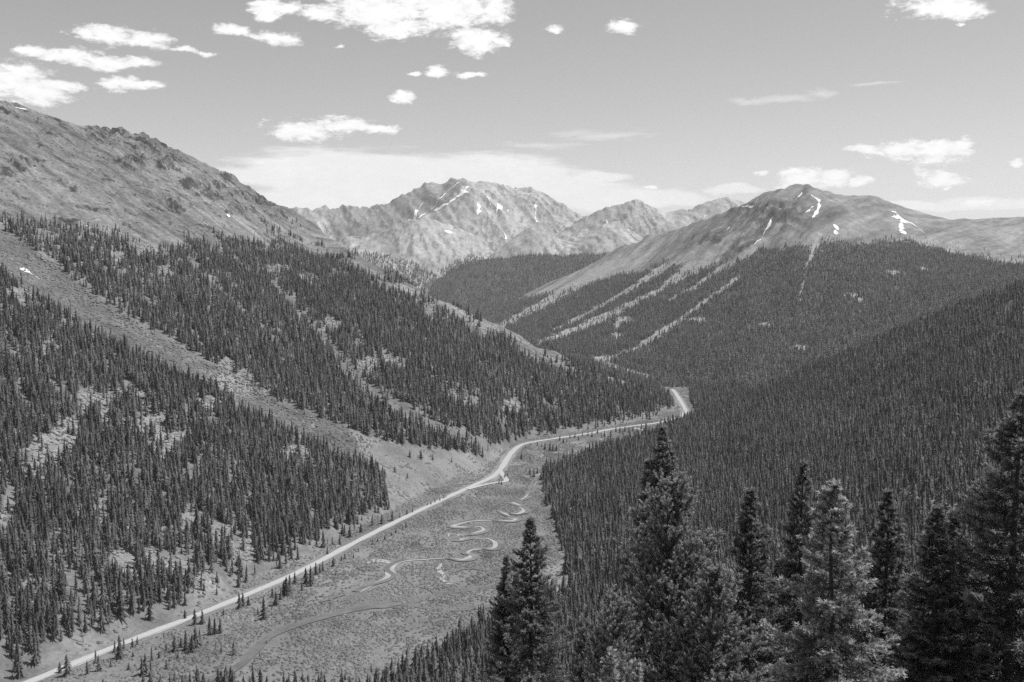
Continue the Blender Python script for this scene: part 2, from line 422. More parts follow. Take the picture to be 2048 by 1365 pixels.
r_e = lowe + [below(1092, 1110, 1), (1300, 1008, 1085), (1500, 1015, 1000), (1700, 985, 920), (2048, 905, 800), (2900, 700, 600)]
lowf = [below(px, Y, -20) for px, Y in [(-900, 1000), (790, 1100), (1080, 1300)]]
r_f = lowf + [below(1092, 1320, 1), (1200, 908, 1450), (1300, 880, 1600), (1400, 872, 1500), (1550, 885, 1350), (1700, 848, 1320), (2048, 690, 1230), (2900, 420, 1000)]
lowg = [below(px, Y, -26) for px, Y in [(-900, 1200), (790, 1200), (1080, 1330)]]
r_g = lowg + [below(1092, 1345, 0), below(1200, 1520, 0), (1290, 862, 1690), (1345, 838, 1850), (1400, 826, 1900), (1450, 808, 1930), (1550, 773, 1880), (1700, 711, 1780), (1900, 628, 1680), (2048, 577, 1550), (2400, 440, 1400), (2900, 330, 1300)]
ZR, RcY = landform([line(q, smooth=5) for q in (r_a, r_b, r_c, r_d, r_e, r_f, r_g)], back=0.4, front=0.3)

# --- mountain across the valley on the right
Mcrest = [(860, 640, 5700), (940, 622, 5650), (985, 612, 5600), (1100, 567, 5500), (1183, 530, 5300), (1239, 502, 5100), (1275, 493, 5000), (1300, 478, 4920), (1325, 476, 4850), (1350, 464, 4780), (1378, 461, 4700), (1400, 449, 4630), (1418, 447, 4580), (1435, 433, 4520), (1455, 432, 4450), (1470, 421, 4400), (1485, 420, 4350), (1503, 409, 4320), (1530, 392, 4280), (1560, 384, 4240), (1590, 379, 4210),
          (1615, 376, 4200), (1640, 382, 4230), (1660, 390, 4270), (1700, 397, 4350), (1740, 399, 4430), (1780, 408, 4520), (1820, 420, 4600), (1850, 428, 4680), (1900, 442, 4800), (1950, 441, 4900), (2000, 438, 4980), (2048, 436, 5050), (2300, 400, 5300), (2900, 350, 5600)]
Mbase = [(860, 700, 4000), (940, 690, 3800), (1085, 690, 3300), (1150, 712, 3080), (1215, 718, 3020), (1290, 755, 2560), (1345, 778, 2330), (1480, 786, 2260), (1600, 760, 2400), (1700, 725, 2550), (1900, 650, 2800), (2048, 590, 3000), (2400, 520, 3200), (2900, 480, 3300)]
M1 = [(860, 680, 4400), (940, 668, 4300), (1085, 650, 3900), (1150, 660, 3650), (1215, 655, 3550), (1300, 680, 3100), (1400, 690, 2850), (1500, 680, 2820), (1600, 650, 2930), (1700, 620, 3030), (1900, 560, 3300), (2048, 540, 3500), (2400, 480, 3700), (2900, 430, 3900)]
M2 = [(860, 660, 5000), (940, 645, 4900), (1100, 605, 4600), (1215, 570, 4350), (1300, 560, 4120), (1400, 560, 3720), (1500, 545, 3560), (1600, 515, 3560), (1700, 500, 3650), (1900, 497, 3950), (2048, 505, 4200), (2400, 450, 4400), (2900, 400, 4600)]
M3 = [(860, 645, 5500), (940, 630, 5400), (1100, 578, 5200), (1239, 520, 4850), (1378, 495, 4300), (1480, 462, 4010), (1560, 430, 3930), (1615, 420, 3940), (1700, 440, 4000), (1850, 455, 4300), (2048, 465, 4650), (2400, 420, 4900), (2900, 370, 5200)]
ZM, McY = landform([line(q, smooth=6) for q in (Mbase, M1, M2, M3)] + [line(Mcrest, smooth=1.5)], back=0.5)
# --- forested spur in the middle distance
Ncrest = [(800, 620, 6000), (880, 560, 6050), (905, 545, 6050), (940, 526, 6050), (1000, 518, 6050), (1090, 514, 6050), (1180, 514, 6050), (1260, 510, 6100), (1400, 505, 6200)]
N0 = [(800, 700, 4700), (1000, 690, 4700), (1400, 690, 4700)]
N1 = [(800, 650, 5300), (985, 590, 5450), (1090, 565, 5500), (1400, 560, 5550)]
ZN, NcY = landform([line(q, smooth=5) for q in (N0, N1, Ncrest)], back=0.35)
# --- far peak and its cirque
Pcrest = [(420, 470, 7600), (520, 440, 7600), (580, 424, 7700), (600, 420, 7700), (625, 427, 7700), (640, 425, 7750), (660, 424, 7800), (700, 421, 7900), (740, 423, 8000), (760, 415, 8050), (800, 396, 8100), (825, 385, 8150), (850, 374, 8200), (866, 371, 8200), (885, 374, 8230), (905, 363, 8250), (930, 362, 8270),
          (948, 368, 8290), (955, 367, 8300), (1000, 378, 8330), (1030, 383, 8350), (1065, 385, 8350), (1090, 395, 8320), (1120, 413, 8250), (1150, 431, 8200), (1172, 439, 8150), (1300, 470, 8100), (1500, 560, 8000)]
P0 = [(420, 520, 6900), (600, 520, 6900), (640, 505, 6950), (700, 500, 7000), (800, 560, 6500), (900, 560, 6500), (1000, 545, 6600), (1172, 530, 6700), (1500, 600, 6700)]
P1 = [(420, 505, 7150), (600, 490, 7200), (640, 480, 7300), (700, 475, 7450), (800, 462, 7550), (880, 470, 7250), (960, 480, 7150), (1060, 490, 7250), (1172, 490, 7300), (1500, 580, 7300)]
P2 = [(420, 485, 7400), (600, 450, 7500), (640, 448, 7550), (700, 448, 7680), (800, 432, 7850), (880, 410, 7800), (930, 400, 7750), (1000, 425, 7700), (1065, 430, 7800), (1172, 460, 7750), (1500, 570, 7700)]
ZP, PcY = landform([line(q, smooth=5) for q in (P0, P1, P2)] + [line(Pcrest, smooth=0.8)], back=0.8)
# --- light hump in front of the cirque
Hc = [(640, 540, 6900), (690, 506, 6900), (720, 492, 6920), (760, 470, 6950), (800, 449, 6980), (825, 441, 7000), (850, 440, 7020), (880, 448, 7040), (910, 456, 7050), (960, 476, 7050), (1010, 505, 7050), (1060, 540, 7050)]
H0 = [(640, 620, 6000), (690, 600, 6000), (800, 600, 6000), (880, 590, 6050), (1060, 600, 6100)]
H1 = [(640, 560, 6450), (690, 530, 6450), (760, 515, 6500), (830, 500, 6550), (900, 520, 6500), (1060, 560, 6500)]
ZH, HcY = landform([line(q, smooth=4) for q in (H0, H1, Hc)], back=0.6)
# --- small cone with the saddle, and the second peak
Kc = [(960, 530, 6700), (985, 508, 6700), (1010, 490, 6720), (1040, 466, 6750), (1065, 451, 6770), (1078, 449, 6780), (1095, 460, 6780), (1110, 473, 6770), (1128, 485, 6770), (1150, 484, 6780), (1175, 470, 6800), (1210, 445, 6850), (1240, 440, 6880), (1300, 470, 6850), (1400, 500, 6800)]
K0 = [(960, 580, 6100), (1400, 560, 6100)]
K1 = [(960, 550, 6400), (1040, 505, 6400), (1078, 495, 6400), (1128, 505, 6400), (1210, 490, 6400), (1400, 515, 6400)]
ZK, KcY = landform([line(q, smooth=4) for q in (K0, K1, Kc)], back=0.6)
Qc = [(1100, 480, 7300), (1150, 452, 7250), (1172, 440, 7200), (1200, 426, 7150), (1230, 414, 7120), (1250, 409, 7100), (1268, 406, 7100), (1280, 409, 7120), (1300, 418, 7150), (1330, 428, 7200), (1355, 426, 7250), (1375, 424, 7300), (1400, 417, 7300), (1420, 410, 7300), (1440, 402, 7300), (1457, 400, 7300), (1470, 404, 7300), (1490, 409, 7300), (1520, 412, 7300), (1600, 440, 7300), (1700, 480, 7300)]
Q0 = [(1100, 530, 6500), (1700, 530, 6500)]
Q1 = [(1100, 505, 6850), (1172, 470, 6900), (1268, 450, 6850), (1330, 458, 6900), (1457, 440, 6950), (1700, 500, 6950)]
ZQ, QcY = landform([line(q, smooth=4) for q in (Q0, Q1)] + [line(Qc, smooth=1.0)], back=0.7)

lap('relief on ea')
CRAGS = [(300, 292, 80, 26), (270, 325, 60, 22), (330, 330, 40, 20), (425, 385, 45, 24), (455, 355, 30, 16), (500, 400, 55, 26), (210, 268, 60, 14), (390, 370, 40, 16), (40, 335, 45, 18),
         (560, 430, 30, 16), (350, 420, 40, 12), (470, 425, 30, 14)]
def spots(PX, PY, lst):
    b = np.full(PX.shape, 9.0)
    for (x, y, rx, ry) in lst: b = np.minimum(b, np.hypot((PX - x) / rx, (PY - y) / ry))
    return b
# --- relief on each landform (gullies run down the slope)
def gully(X, Y, dirs, wl, seed, aspect=4.0, o=4):
    s = X * dirs[0] + Y * dirs[1]; t = -X * dirs[1] + Y * dirs[0]
    wv = fbm(X / (wl * 1.7), Y / (wl * 1.7), seed + 5, 2) * wl * 0.35
    return ridged((s + wv) / wl, t / (wl * aspect), seed, o)
def relief(Z, dirs, amp_g, wl, amp_f, seed, aspect=4.0):
    f = fbm(XG / (wl * 0.16), YG / (wl * 0.16), seed + 9, 3, 0.55)
    return Z + amp_g * (gully(XG, YG, dirs, wl, seed, aspect) - 0.35) + amp_f * f
lowm = sstep(ZL - zfloor(YG), 5, 90)
upL = sstep(ZL, -60, 60)
ZL2 = relief(ZL, (0.414, 0.91), 10, 170, 2.5, 11)
rockz = ridged(XG / 45, YG / 45, 77, 4, 0.6) * sstep(fbm(XG / 160, YG / 160, 78, 3), -0.05, 0.25)
PXL, PYL = project(XG, YG, ZL)
cragL = np.clip(1.35 - spots(PXL, PYL, CRAGS), 0, 1)
blk = fbm(XG / 26, YG / 26, 79, 4, 0.62); blk = np.where(blk > 0.05, np.sqrt(np.maximum(blk, 0)), blk * .5)
ZL = ZL + (ZL2 - ZL) * lowm + upL * rockz * 4.5 * lowm + cragL * blk * 13 + upL * fbm(XG / 14, YG / 14, 80, 3, .6) * 1.0
ZM2 = relief(relief(ZM, (0.78, -0.62), 44, 360, 4, 21, 6.0), (0.78, -0.62), 15, 110, 2, 23, 8.0)
lowM = sstep(ZM - zfloor(YG), 5, 120)
rockM = ridged(XG / 110, YG / 110, 87, 4, 0.6)
PXM, PYM = project(XG, YG, ZM); blkM = fbm(XG / 75, YG / 75, 88, 4, 0.65)
craggy = np.exp(-((PXM - 1545) / 75) ** 2 - ((PYM - 430) / 34) ** 2) + 0.8 * np.exp(-((PXM - 1455) / 80) ** 2 - ((PYM - 490) / 24) ** 2)
ZM = ZM + (ZM2 - ZM) * lowM * (0.35 + 0.65 * sstep(ZM, -170, 0) * sstep(PXM, 1900, 1600)) + np.clip(craggy, 0, 1) * (rockM * 14 + blkM * 26) * sstep(PYM, 380, 410)
ZR = ZR + (relief(ZR, (0.3, 0.95), 6, 160, 1.0, 31) - ZR) * sstep(ZR - zfloor(YG), 5, 60) * sstep(YG, 350, 700)
ZN = relief(ZN, (1, 0), 22, 420, 6, 41)
ZP = relief(relief(ZP, (0.94, 0.34), 62, 330, 8, 51, 9.0), (0.9, 0.44), 34, 130, 5, 56, 11.0); ZP = relief(ZP, (0.94, 0.3), 15, 62, 3, 57, 11.0)
ZH = relief(relief(ZH, (0.8, 0.6), 26, 240, 6, 61, 5.0), (0.7, 0.7), 9, 70, 4, 63, 4.0)
ZK = relief(ZK, (1, 0.2), 14, 260, 5, 71)
ZQ = relief(relief(ZQ, (0.9, -0.4), 46, 300, 6, 81, 7.0), (0.95, 0.3), 22, 110, 4, 83, 9.0)
ZF = zfloor(YG) + 1.2 * fbm(XG / 40, YG / 40, 91, 3) * sstep(YG, 300, 700)
stack = np.stack([ZF, ZL, ZR, ZM, ZN, ZP, ZH, ZK, ZQ])
IDS = np.argmax(stack, 0); ZG = np.max(stack, 0)
# soft toe where the slopes run out on the valley floor
second = np.sort(stack, 0)[-2]; dz = ZG - second
toe = np.where((YG < 2400), np.maximum(8 - dz, 0) ** 2 / 32, 0); ZG = ZG + toe * sstep(YG, 500, 640)
del stack, second

lap('avalanche pa')
# avalanche path and side gullies cut into the left mountainside (polylines followed in plan)
PXG, PYG = project(XG, YG, ZG)
def seg_dist(PX, PY, poly, asp=1.0):
    """distance in picture units to a polyline, and width parameter along it"""
    best = np.full(PX.shape, 1e9); tt = np.zeros(PX.shape)
    n = len(poly) - 1
    for i in range(n):
        ax, ay = poly[i][0], poly[i][1]; bx, by = poly[i + 1][0], poly[i + 1][1]
        dx, dy = bx - ax, (by - ay) * asp; l2 = dx * dx + dy * dy
        t = np.clip(((PX - ax) * dx + (PY - ay) * asp * dy) / l2, 0, 1)
        d = np.hypot(PX - ax - t * dx, (PY - ay) * asp - t * dy)
        w = poly[i][2] + (poly[i + 1][2] - poly[i][2]) * t
        r = d / w
        b = r < best; best = np.where(b, r, best)
    return best
CHUTE = [(-80, 470, 40), (0, 490, 34), (90, 545, 36), (170, 610, 32), (260, 660, 28), (350, 710, 26), (450, 758, 24), (540, 812, 25), (640, 858, 27), (740, 895, 34), (840, 930, 40), (930, 940, 34)]
GULLY2 = [(545, 565, 8), (600, 625, 10), (670, 700, 12), (740, 785, 17), (800, 815, 17), (870, 850, 14), (940, 880, 15), (1000, 892, 16)]
GULLY3 = [(375, 520, 6), (440, 580, 6), (520, 650, 6), (590, 720, 5)]
isL = IDS == 1
wx = fbm(XG / 60, YG / 60, 301, 3) * 10; wy = fbm(XG / 60, YG / 60, 302, 3) * 8
dch = np.where(isL | (IDS == 0), seg_dist(PXG + wx, PYG + wy, CHUTE), 9)
dg2 = np.where(isL | (IDS == 0), seg_dist(PXG + wx * .6, PYG + wy * .6, GULLY2), 9)
dg3 = np.where(isL, seg_dist(PXG + wx * .6, PYG + wy * .6, GULLY3), 9)
carve = 14 * np.exp(-(dch * 0.9) ** 2) + 7 * np.exp(-dg2 ** 2) + 4 * np.exp(-dg3 ** 2)
ZG = ZG - np.where(isL, carve * sstep(ZG - zfloor(YG), 8, 60), 0)
ROAD = [(20, 1384), (130, 1339), (250, 1289), (370, 1243), (500, 1190), (600, 1146), (700, 1093), (790, 1047), (880, 1004), (950, 972), (985, 956), (1003, 938), (1018, 914), (1034, 897), (1055, 888),
        (1110, 879), (1170, 870), (1230, 859), (1280, 852), (1312, 848), (1345, 841), (1364, 833), (1371, 824), (1366, 812), (1357, 797), (1349, 785), (1344, 780)]
road_xy = [(on_floor(*p)[0] * on_floor(*p)[2], on_floor(*p)[2]) for p in ROAD]
rows = slice(int(np.searchsorted(YR, 560)), int(np.searchsorted(YR, 2300)))
rdist = np.full((NR, NC), 1e9)
for a, b in zip(road_xy[:-1], road_xy[1:]):
    dx, dy = b[0] - a[0], b[1] - a[1]; t = np.clip(((XG[rows] - a[0]) * dx + (YG[rows] - a[1]) * dy) / (dx * dx + dy * dy), 0, 1)
    rdist[rows] = np.minimum(rdist[rows], np.hypot(XG[rows] - a[0] - t * dx, YG[rows] - a[1] - t * dy))
kr = sstep(rdist, 40, 10); ZG = ZG * (1 - kr) + (zfloor(YG) + 0.8) * kr
PXG, PYG = project(XG, YG, ZG)

# sampling of the finished sheet (same triangles as the mesh, near enough)
def sample(grid, X, Y):
    X = np.asarray(X, float); Y = np.asarray(Y, float)
    u = X / Y
    fi = np.interp(Y, YR, np.arange(NR)); fj = np.interp(u, U, np.arange(NC))
    i = np.clip(fi.astype(int), 0, NR - 2); j = np.clip(fj.astype(int), 0, NC - 2)
    a = fi - i; b = fj - j
    return grid[i, j] * (1 - a) * (1 - b) + grid[i + 1, j] * a * (1 - b) + grid[i, j + 1] * (1 - a) * b + grid[i + 1, j + 1] * a * b
def sample_id(X, Y):
    fi = np.rint(np.interp(Y, YR, np.arange(NR))).astype(int); fj = np.rint(np.interp(np.asarray(X) / Y, U, np.arange(NC))).astype(int)
    return IDS[fi, fj]
# nearest visible point of the ground behind a photograph pixel
WG = ZG / YG
def hit(px, py, ids=None):
    u, w = ray(px, py)
    fj = np.interp(u, U, np.arange(NC)); j = int(min(max(fj, 0), NC - 2)); b = fj - j
    col = WG[:, j] * (1 - b) + WG[:, j + 1] * b; idc = IDS[:, int(round(fj))]
    ok = (col >= w) & (YR > 150)
    if ids is not None: ok &= np.isin(idc, ids)
    k = np.argmax(ok)
    if not ok[k]: k = int(np.argmin(np.abs(col - w) + np.where(YR > 150, 0, 9)))
    if k > 0 and col[k] != col[k - 1] and col[k - 1] < w: 
        t = (w - col[k - 1]) / (col[k] - col[k - 1]); Y = YR[k - 1] + t * (YR[k] - YR[k - 1])
    else: Y = YR[k]
    return u * Y, Y
# line of sight: highest ground angle in front of each point
RUN = np.maximum.accumulate(np.where(YG > 120, WG, -9), axis=0)

# ---------------------------------------------------------------- what the ground is made of
FAN = [(700, 862), (790, 890), (850, 925), (930, 930), (985, 905), (1040, 880), (1045, 905), (1000, 955), (900, 1000), (800, 1042), (775, 1010), (775, 960), (720, 905)]
def inpoly(PX, PY, poly):
    ins = np.zeros(PX.shape, bool); n = len(poly); j = n - 1
    for i in range(n):
        xi, yi = poly[i][:2]; xj, yj = poly[j][:2]
        c = ((yi > PY) != (yj > PY)) & (PX < (xj - xi) * (PY - yi) / (yj - yi + 1e-9) + xi)
        ins ^= c; j = i
    return ins
MSTRIP = [  # bare scree and avalanche strips on the mountain across the valley: polyline px, py, half width
    [(1475, 470, 8), (1425, 510, 16), (1375, 545, 13), (1330, 570, 8), (1310, 592, 3)],
    [(1560, 450, 5), (1520, 490, 7), (1470, 520, 8), (1410, 560, 5), (1340, 600, 3)],
    [(1245, 520, 14), (1180, 556, 13), (1110, 596, 12), (1050, 628, 10), (1000, 655, 7)],
    [(1330, 575, 3), (1260, 610, 8), (1190, 645, 9), (1130, 668, 7), (1080, 686, 5)],
    [(1480, 555, 3), (1400, 610, 5), (1340, 655, 8), (1270, 700, 5), (1215, 716, 5)],
    [(1640, 470, 5), (1625, 505, 5), (1610, 540, 2)], [(1612, 540, 1.5), (1605, 580, 2), (1600, 600, 1)],
    [(1420, 490, 9), (1330, 535, 8), (1260, 580, 5), (1180, 625, 5), (1100, 665, 4)]]
MSPOT = [(1785, 545, 16, 5), (1850, 538, 10, 4), (1395, 640, 22, 6), (1250, 640, 18, 8), (1235, 650, 8, 10), (1600, 695, 18, 5), (1530, 650, 16, 5), (1210, 718, 34, 7), (1235, 672, 14, 7), (1720, 600, 8, 8), (1700, 590, 20, 4)]
TALUS = [(105, 702, 34, 16), (170, 803, 45, 22), (240, 792, 30, 14), (285, 790, 22, 13), (105, 900, 55, 34), (60, 940, 26, 20), (140, 860, 28, 22), (215, 840, 14, 30), (300, 850, 44, 26), (345, 880, 30, 22), (415, 808, 30, 14),
         (330, 905, 26, 16), (20, 1025, 20, 40), (205, 1020, 14, 34), (350, 1135, 55, 30), (410, 1165, 34, 22), (300, 1110, 22, 18), (245, 1125, 26, 30), (480, 1100, 30, 26), (390, 1040, 30, 20), (440, 1075, 26, 26), (590, 910, 26, 22), (620, 925, 16, 14),
         (1022, 812, 18, 22), (940, 805, 22, 16), (905, 790, 14, 14), (740, 735, 26, 24), (775, 720, 18, 16), (800, 735, 14, 16), (660, 650, 22, 14), (720, 690, 14, 12), (560, 540, 30, 10), (620, 560, 22, 10),
         (860, 620, 18, 16), (940, 655, 14, 12), (965, 670, 12, 14), (290, 500, 24, 14), (240, 520, 18, 12), (600, 742, 14, 10), (690, 740, 14, 18), (330, 540, 12, 10), (880, 640, 20, 8), (455, 735, 26, 12), (490, 760, 24, 14), (520, 790, 22, 10), (30, 590, 40, 10), (15, 625, 24, 10), (130, 650, 24, 6)]
TREELINE_L = ([-900, 0, 60, 150, 250, 330, 360, 380, 430, 480, 560, 640, 700, 760, 850, 950, 1010, 1060, 1120, 1200, 1280, 1350],
              [440, 452, 455, 480, 496, 515, 515, 492, 520, 500, 506, 525, 545, 585, 622, 668, 690, 735, 760, 770, 790, 800])
TREELINE_M = ([900, 985, 1040, 1100, 1180, 1239, 1300, 1335, 1342, 1380, 1420, 1480, 1530, 1570, 1600, 1630, 1650, 1690, 1750, 1810, 1850, 1900, 1960, 2000, 2048, 2900],
              [605, 612, 604, 592, 572, 556, 545, 520, 528, 548, 538, 512, 500, 500, 492, 500, 486, 490, 492, 484, 492, 508, 520, 532, 536, 600])
nA = fbm(XG / 90, YG / 90, 401, 4); nB = fbm(XG / 25, YG / 25, 402, 3); nC = fbm(XG / 300, YG / 300, 403, 3)
def lithology(ids, X, Y, Z, PX, PY, nA, nB, nC, dch, dg2, dg3):
    """albedo, roughness class and forest density (0..1) of each point of the ground"""
    alb = np.full(X.shape, 0.17); rg = np.full(X.shape, 0.3); den = np.zeros(X.shape)
    wxx = PX + nB * 9 + nA * 8; wyy = PY + nB * 7 + nA * 7
    # valley floor: willow flats
    f = ids == 0
    alb = np.where(f, 0.19 + 0.06 * nA + 0.06 * nC, alb); rg = np.where(f, 0.15, rg)
    den = np.where(f & (PX > 1378) & (Y > 1700), 1.0, den)
    den = np.where(f & (Y > 800) & (Y < 2000) & inpoly(PX + nB * 9, PY + nB * 7, [(1086, 950), (1110, 936), (1150, 917), (1200, 899), (1250, 884), (1300, 868), (1335, 855), (1372, 842), (1420, 838), (1420, 1010), (1088, 1010)]), 1.0, den)
    farf = f & (Y > 2230); den = np.where(farf, (1 - 0.93 * sstep(spots(PX + nB * 6, PY + nB * 3, MSPOT), 1.1, .7)) * sstep(Y, 2230, 2300) * (1 - .9 * sstep(seg_dist(PX + nB * 5, PY + nB * 3, [(1180, 716, 6), (1215, 730, 6), (1260, 744, 5), (1300, 756, 4)]), 1.2, .8)), den); alb = np.where(farf & (den > .5), 0.11, alb)
    # left mountainside
    L_ = ids == 1
    tl = np.interp(wxx, TREELINE_L[0], TREELINE_L[1])
    above = sstep(tl - wyy, 0, 26)
    t_ = -X * .91 + Y * .414; s_ = X * .414 + Y * .91
    streak = 0.65 * fbm(s_ / 42 + nA * .8, t_ / 420, 405, 4, 0.6) + 0.55 * fbm(s_ / 11 + nA * 1.5, t_ / 130, 406, 4, 0.65)
    crg = np.clip(1.25 - spots(PX, PY, CRAGS), 0, 1)
    outc = sstep(fbm(X / 34 + nA * .5, Y / 44, 77, 5, 0.78) + 0.5 * crg + 0.25 * streak, 0.40, 0.62) * sstep(Z, -40, 30)
    bare = 0.205 + 0.14 * streak + 0.07 * nB + 0.07 * nC
    bare = bare * (1 - 0.7 * outc)
    fl_ = 0.20 + 0.07 * nB + 0.05 * nA
    sp = spots(wxx, wyy, TALUS); talus = sstep(sp, 1.15, 0.75)
    a = fl_ * (1 - above) + bare * above
    a = a + talus * (0.30 - a) * 0.9
    ch = sstep(dch, 1.1, 0.85)
    a = a + ch * (0.145 + 0.06 * nB - a)
    rim = sstep(np.abs(dch - 0.72), 0.22, 0.05) * (nA > -0.15) * ((PY - np.interp(PX, [p[0] for p in CHUTE], [p[1] for p in CHUTE])) > 0)
    a = a + rim * sstep(PY, 560, 640) * (0.34 - a) * 0.85
    g2 = sstep(np.minimum(dg2, dg3), 1.1, 0.8); a = a + g2 * (0.20 + 0.07 * nB - a)
    boul = sstep(np.hypot((PX - 480) / 75, (PY - 762) / 34), 1.1, 0.6) * ch
    a = a + boul * (0.27 + 0.1 * nB - a)
    fan = inpoly(wxx, wyy, FAN) | (sstep(dch, 1.1, .9) * (PX > 720) > .5)
    a = np.where(fan, 0.215 + 0.05 * nB + 0.04 * nA, a)
    rimb = sstep(np.interp(PX, [p[0] for p in Lcrest_px], [p[1] for p in Lcrest_px]) + 14 + 22 * nA - PY, 0, 8) * (PX > 640) * sstep(PX, 1250, 1050)
    a = np.where(L_, a, 0); alb = np.where(L_, a, alb)
    rg = np.where(L_, np.clip(0.35 + 0.6 * talus + 0.5 * outc + 0.55 * above - 0.3 * ch, 0, 1), rg)
    dl = (1 - above) * (1 - 0.93 * talus) * (1 - sstep(dch, 1.12, 0.98)) * (1 - 0.9 * sstep(np.minimum(dg2, dg3), 1.05, 0.8)) * (1 - 0.9 * rimb)
    thin = sstep(nA + 0.9 * nB, -0.7, 0.0)
    zone = sstep(np.interp(PX, [0, 700, 1000], [640, 660, 800]) - PY, 0, 120)      # open timber high up
    dl = dl * (thin * 0.7 + 0.3) * (1 - 0.35 * zone * (nB < 0.15))
    dl = dl * ~fan
    edge = 0.14 + 0.86 * sstep(Z - zfloor(Y), 3, 14); dl = dl * edge
    clump = sstep(nA, 0.22, 0.4) * sstep(tl - wyy, 75, 15) * sstep(PX, 330, 420) * 0.35 + sstep(nA, 0.1, 0.3) * sstep(tl - wyy, 45, 5) * 0.3
    den = np.where(L_, np.clip(dl + clump * above * (outc < .5), 0, 1), den)
    # right hillside
    R_ = ids == 2
    alb = np.where(R_, 0.17 + 0.06 * nB, alb); rg = np.where(R_, 0.4, rg)
    gapr = sstep(nB + nA * 0.5, 0.42, 0.6) * (0.35 + 0.65 * sstep(PX, 1350, 1700) * sstep(820 - PY, 0, 80))
    den = np.where(R_, (1 - 0.8 * gapr) * sstep(Z - zfloor(Y), 0.5, 2.0) * sstep(Y, 440, 520), den)
    # mountain across
    M_ = ids == 3
    st = np.full(X.shape, 9.0)
    for s in MSTRIP: st = np.minimum(st, seg_dist(PX + nB * 5 + nA * 4, PY + nB * 4 + nA * 3, s))
    strip = np.maximum(sstep(st, 1.15, 0.7), sstep(spots(PX + nB * 6, PY + nB * 4, MSPOT), 1.1, 0.7))
    tm = np.interp(PX + nB * 6, TREELINE_M[0], TREELINE_M[1]); aboveM = sstep(tm - (PY + nB * 7 + nA * 8), -2, 8)
    crag = np.exp(-((PX - 1545) / 75) ** 2 - ((PY - 430) / 34) ** 2) + 0.9 * np.exp(-((PX - 1455) / 80) ** 2 - ((PY - 490) / 24) ** 2)
    mo = sstep(ridged(X / 110 + nA * .4, Y / 110, 87, 4, 0.6) + 0.4 * nB + 0.35 * fbm(X / 45, Y / 45, 88, 5, .75), 0.50, 0.62) * np.clip(crag * 1.4, 0, 1)
    sm = X * .78 - Y * .62; stM = 0.45 * (0.35 - gully(X, Y, (0.78, -0.62), 110, 23, 8.0)) + 0.6 * fbm(sm / 80, (X * .62 + Y * .78) / 900, 407, 4, 0.6) + 0.5 * fbm(sm / 24, (X * .62 + Y * .78) / 260, 408, 4, 0.65)
    am = 0.235 + 0.17 * stM + 0.04 * nC + 0.05 * nB; am = am * (1 - 0.55 * mo * sstep(PY, 380, 402))
    am = am + strip * (0.33 - am) * 0.9
    am = np.where((aboveM < .5) & (strip < .5), 0.09, am)
    alb = np.where(M_, am, alb); rg = np.where(M_, np.clip(0.4 + 0.5 * mo + 0.3 * strip, 0, 1), rg)
    edgeM = sstep(tm - PY, 30, 0) * 0.12 * (nB > .1) * (PX > 1500)
    den = np.where(M_, np.clip((1 - aboveM) * (1 - 0.9 * strip) * (1 - 0.75 * sstep(nA + nB, 0.55, 0.8)) + edgeM * (mo < .3), 0, 1) * sstep(Z - zfloor(Y), 1, 6), den)
    # forested middle spur
    N_ = ids == 4
    alb = np.where(N_, 0.09, alb); den = np.where(N_, 1 - 0.8 * sstep(nA + nB * .5, 0.5, 0.7) , den)
    # far bare mountains
    B_ = ids >= 5
    g1 = np.zeros(X.shape, np.float32); bb = B_
    if bb.any():
        xb, yb = X[bb], Y[bb]
        q = 0.5 * gully(xb, yb, (0.9, 0.44), 130, 56, 11.0) + 0.6 * gully(xb, yb, (0.94, 0.3), 62, 57, 11.0) + 0.25 * gully(xb, yb, (0.94, 0.34), 330, 51, 9.0)
        g1[bb] = q - q.mean() + 0.35 * fbm(xb / 22, yb / 170, 415, 4, 0.65)
    stC = fbm(X / 260, Y / 500, 411, 3, 0.6)
    ob = sstep(g1 + 0.25 * stC, 0.12, 0.34)
    ab = 0.345 + 0.10 * stC - 0.30 * g1; ab = ab * (1 - 0.35 * ob)
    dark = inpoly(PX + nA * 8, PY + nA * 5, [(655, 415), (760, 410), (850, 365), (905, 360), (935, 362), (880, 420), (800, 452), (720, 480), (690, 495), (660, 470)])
    ab = np.where(dark & (ids == 5), ab * 0.62, ab)  # shade of the cirque face painted into the albedo
    alb = np.where(B_, ab, alb); rg = np.where(B_, 0.55 + 0.4 * ob, rg)
    fline = np.interp(PX, [600, 700, 760, 820, 860, 900, 940, 990, 1030, 1150, 1250, 1300], [520, 503, 505, 520, 545, 522, 508, 520, 528, 512, 508, 500])
    lob = sstep(PY + nB * 6 + nA * 8 - fline, 0, 8) * (1 - 0.95 * sstep(np.minimum(seg_dist(PX + nB * 3, PY, [(850, 530, 4), (885, 555, 4), (920, 575, 3)]), seg_dist(PX + nB * 3, PY, [(900, 545, 2), (930, 560, 3), (960, 580, 2)])), 1.2, .7))
    den = np.where(B_, lob * (1 - 0.6 * sstep(nB, 0.2, 0.4)), den)
    return np.clip(alb, 0.05, 0.5), np.clip(rg, 0, 1), den
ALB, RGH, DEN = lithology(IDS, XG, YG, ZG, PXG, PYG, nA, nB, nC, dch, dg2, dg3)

lap('one mesh per')
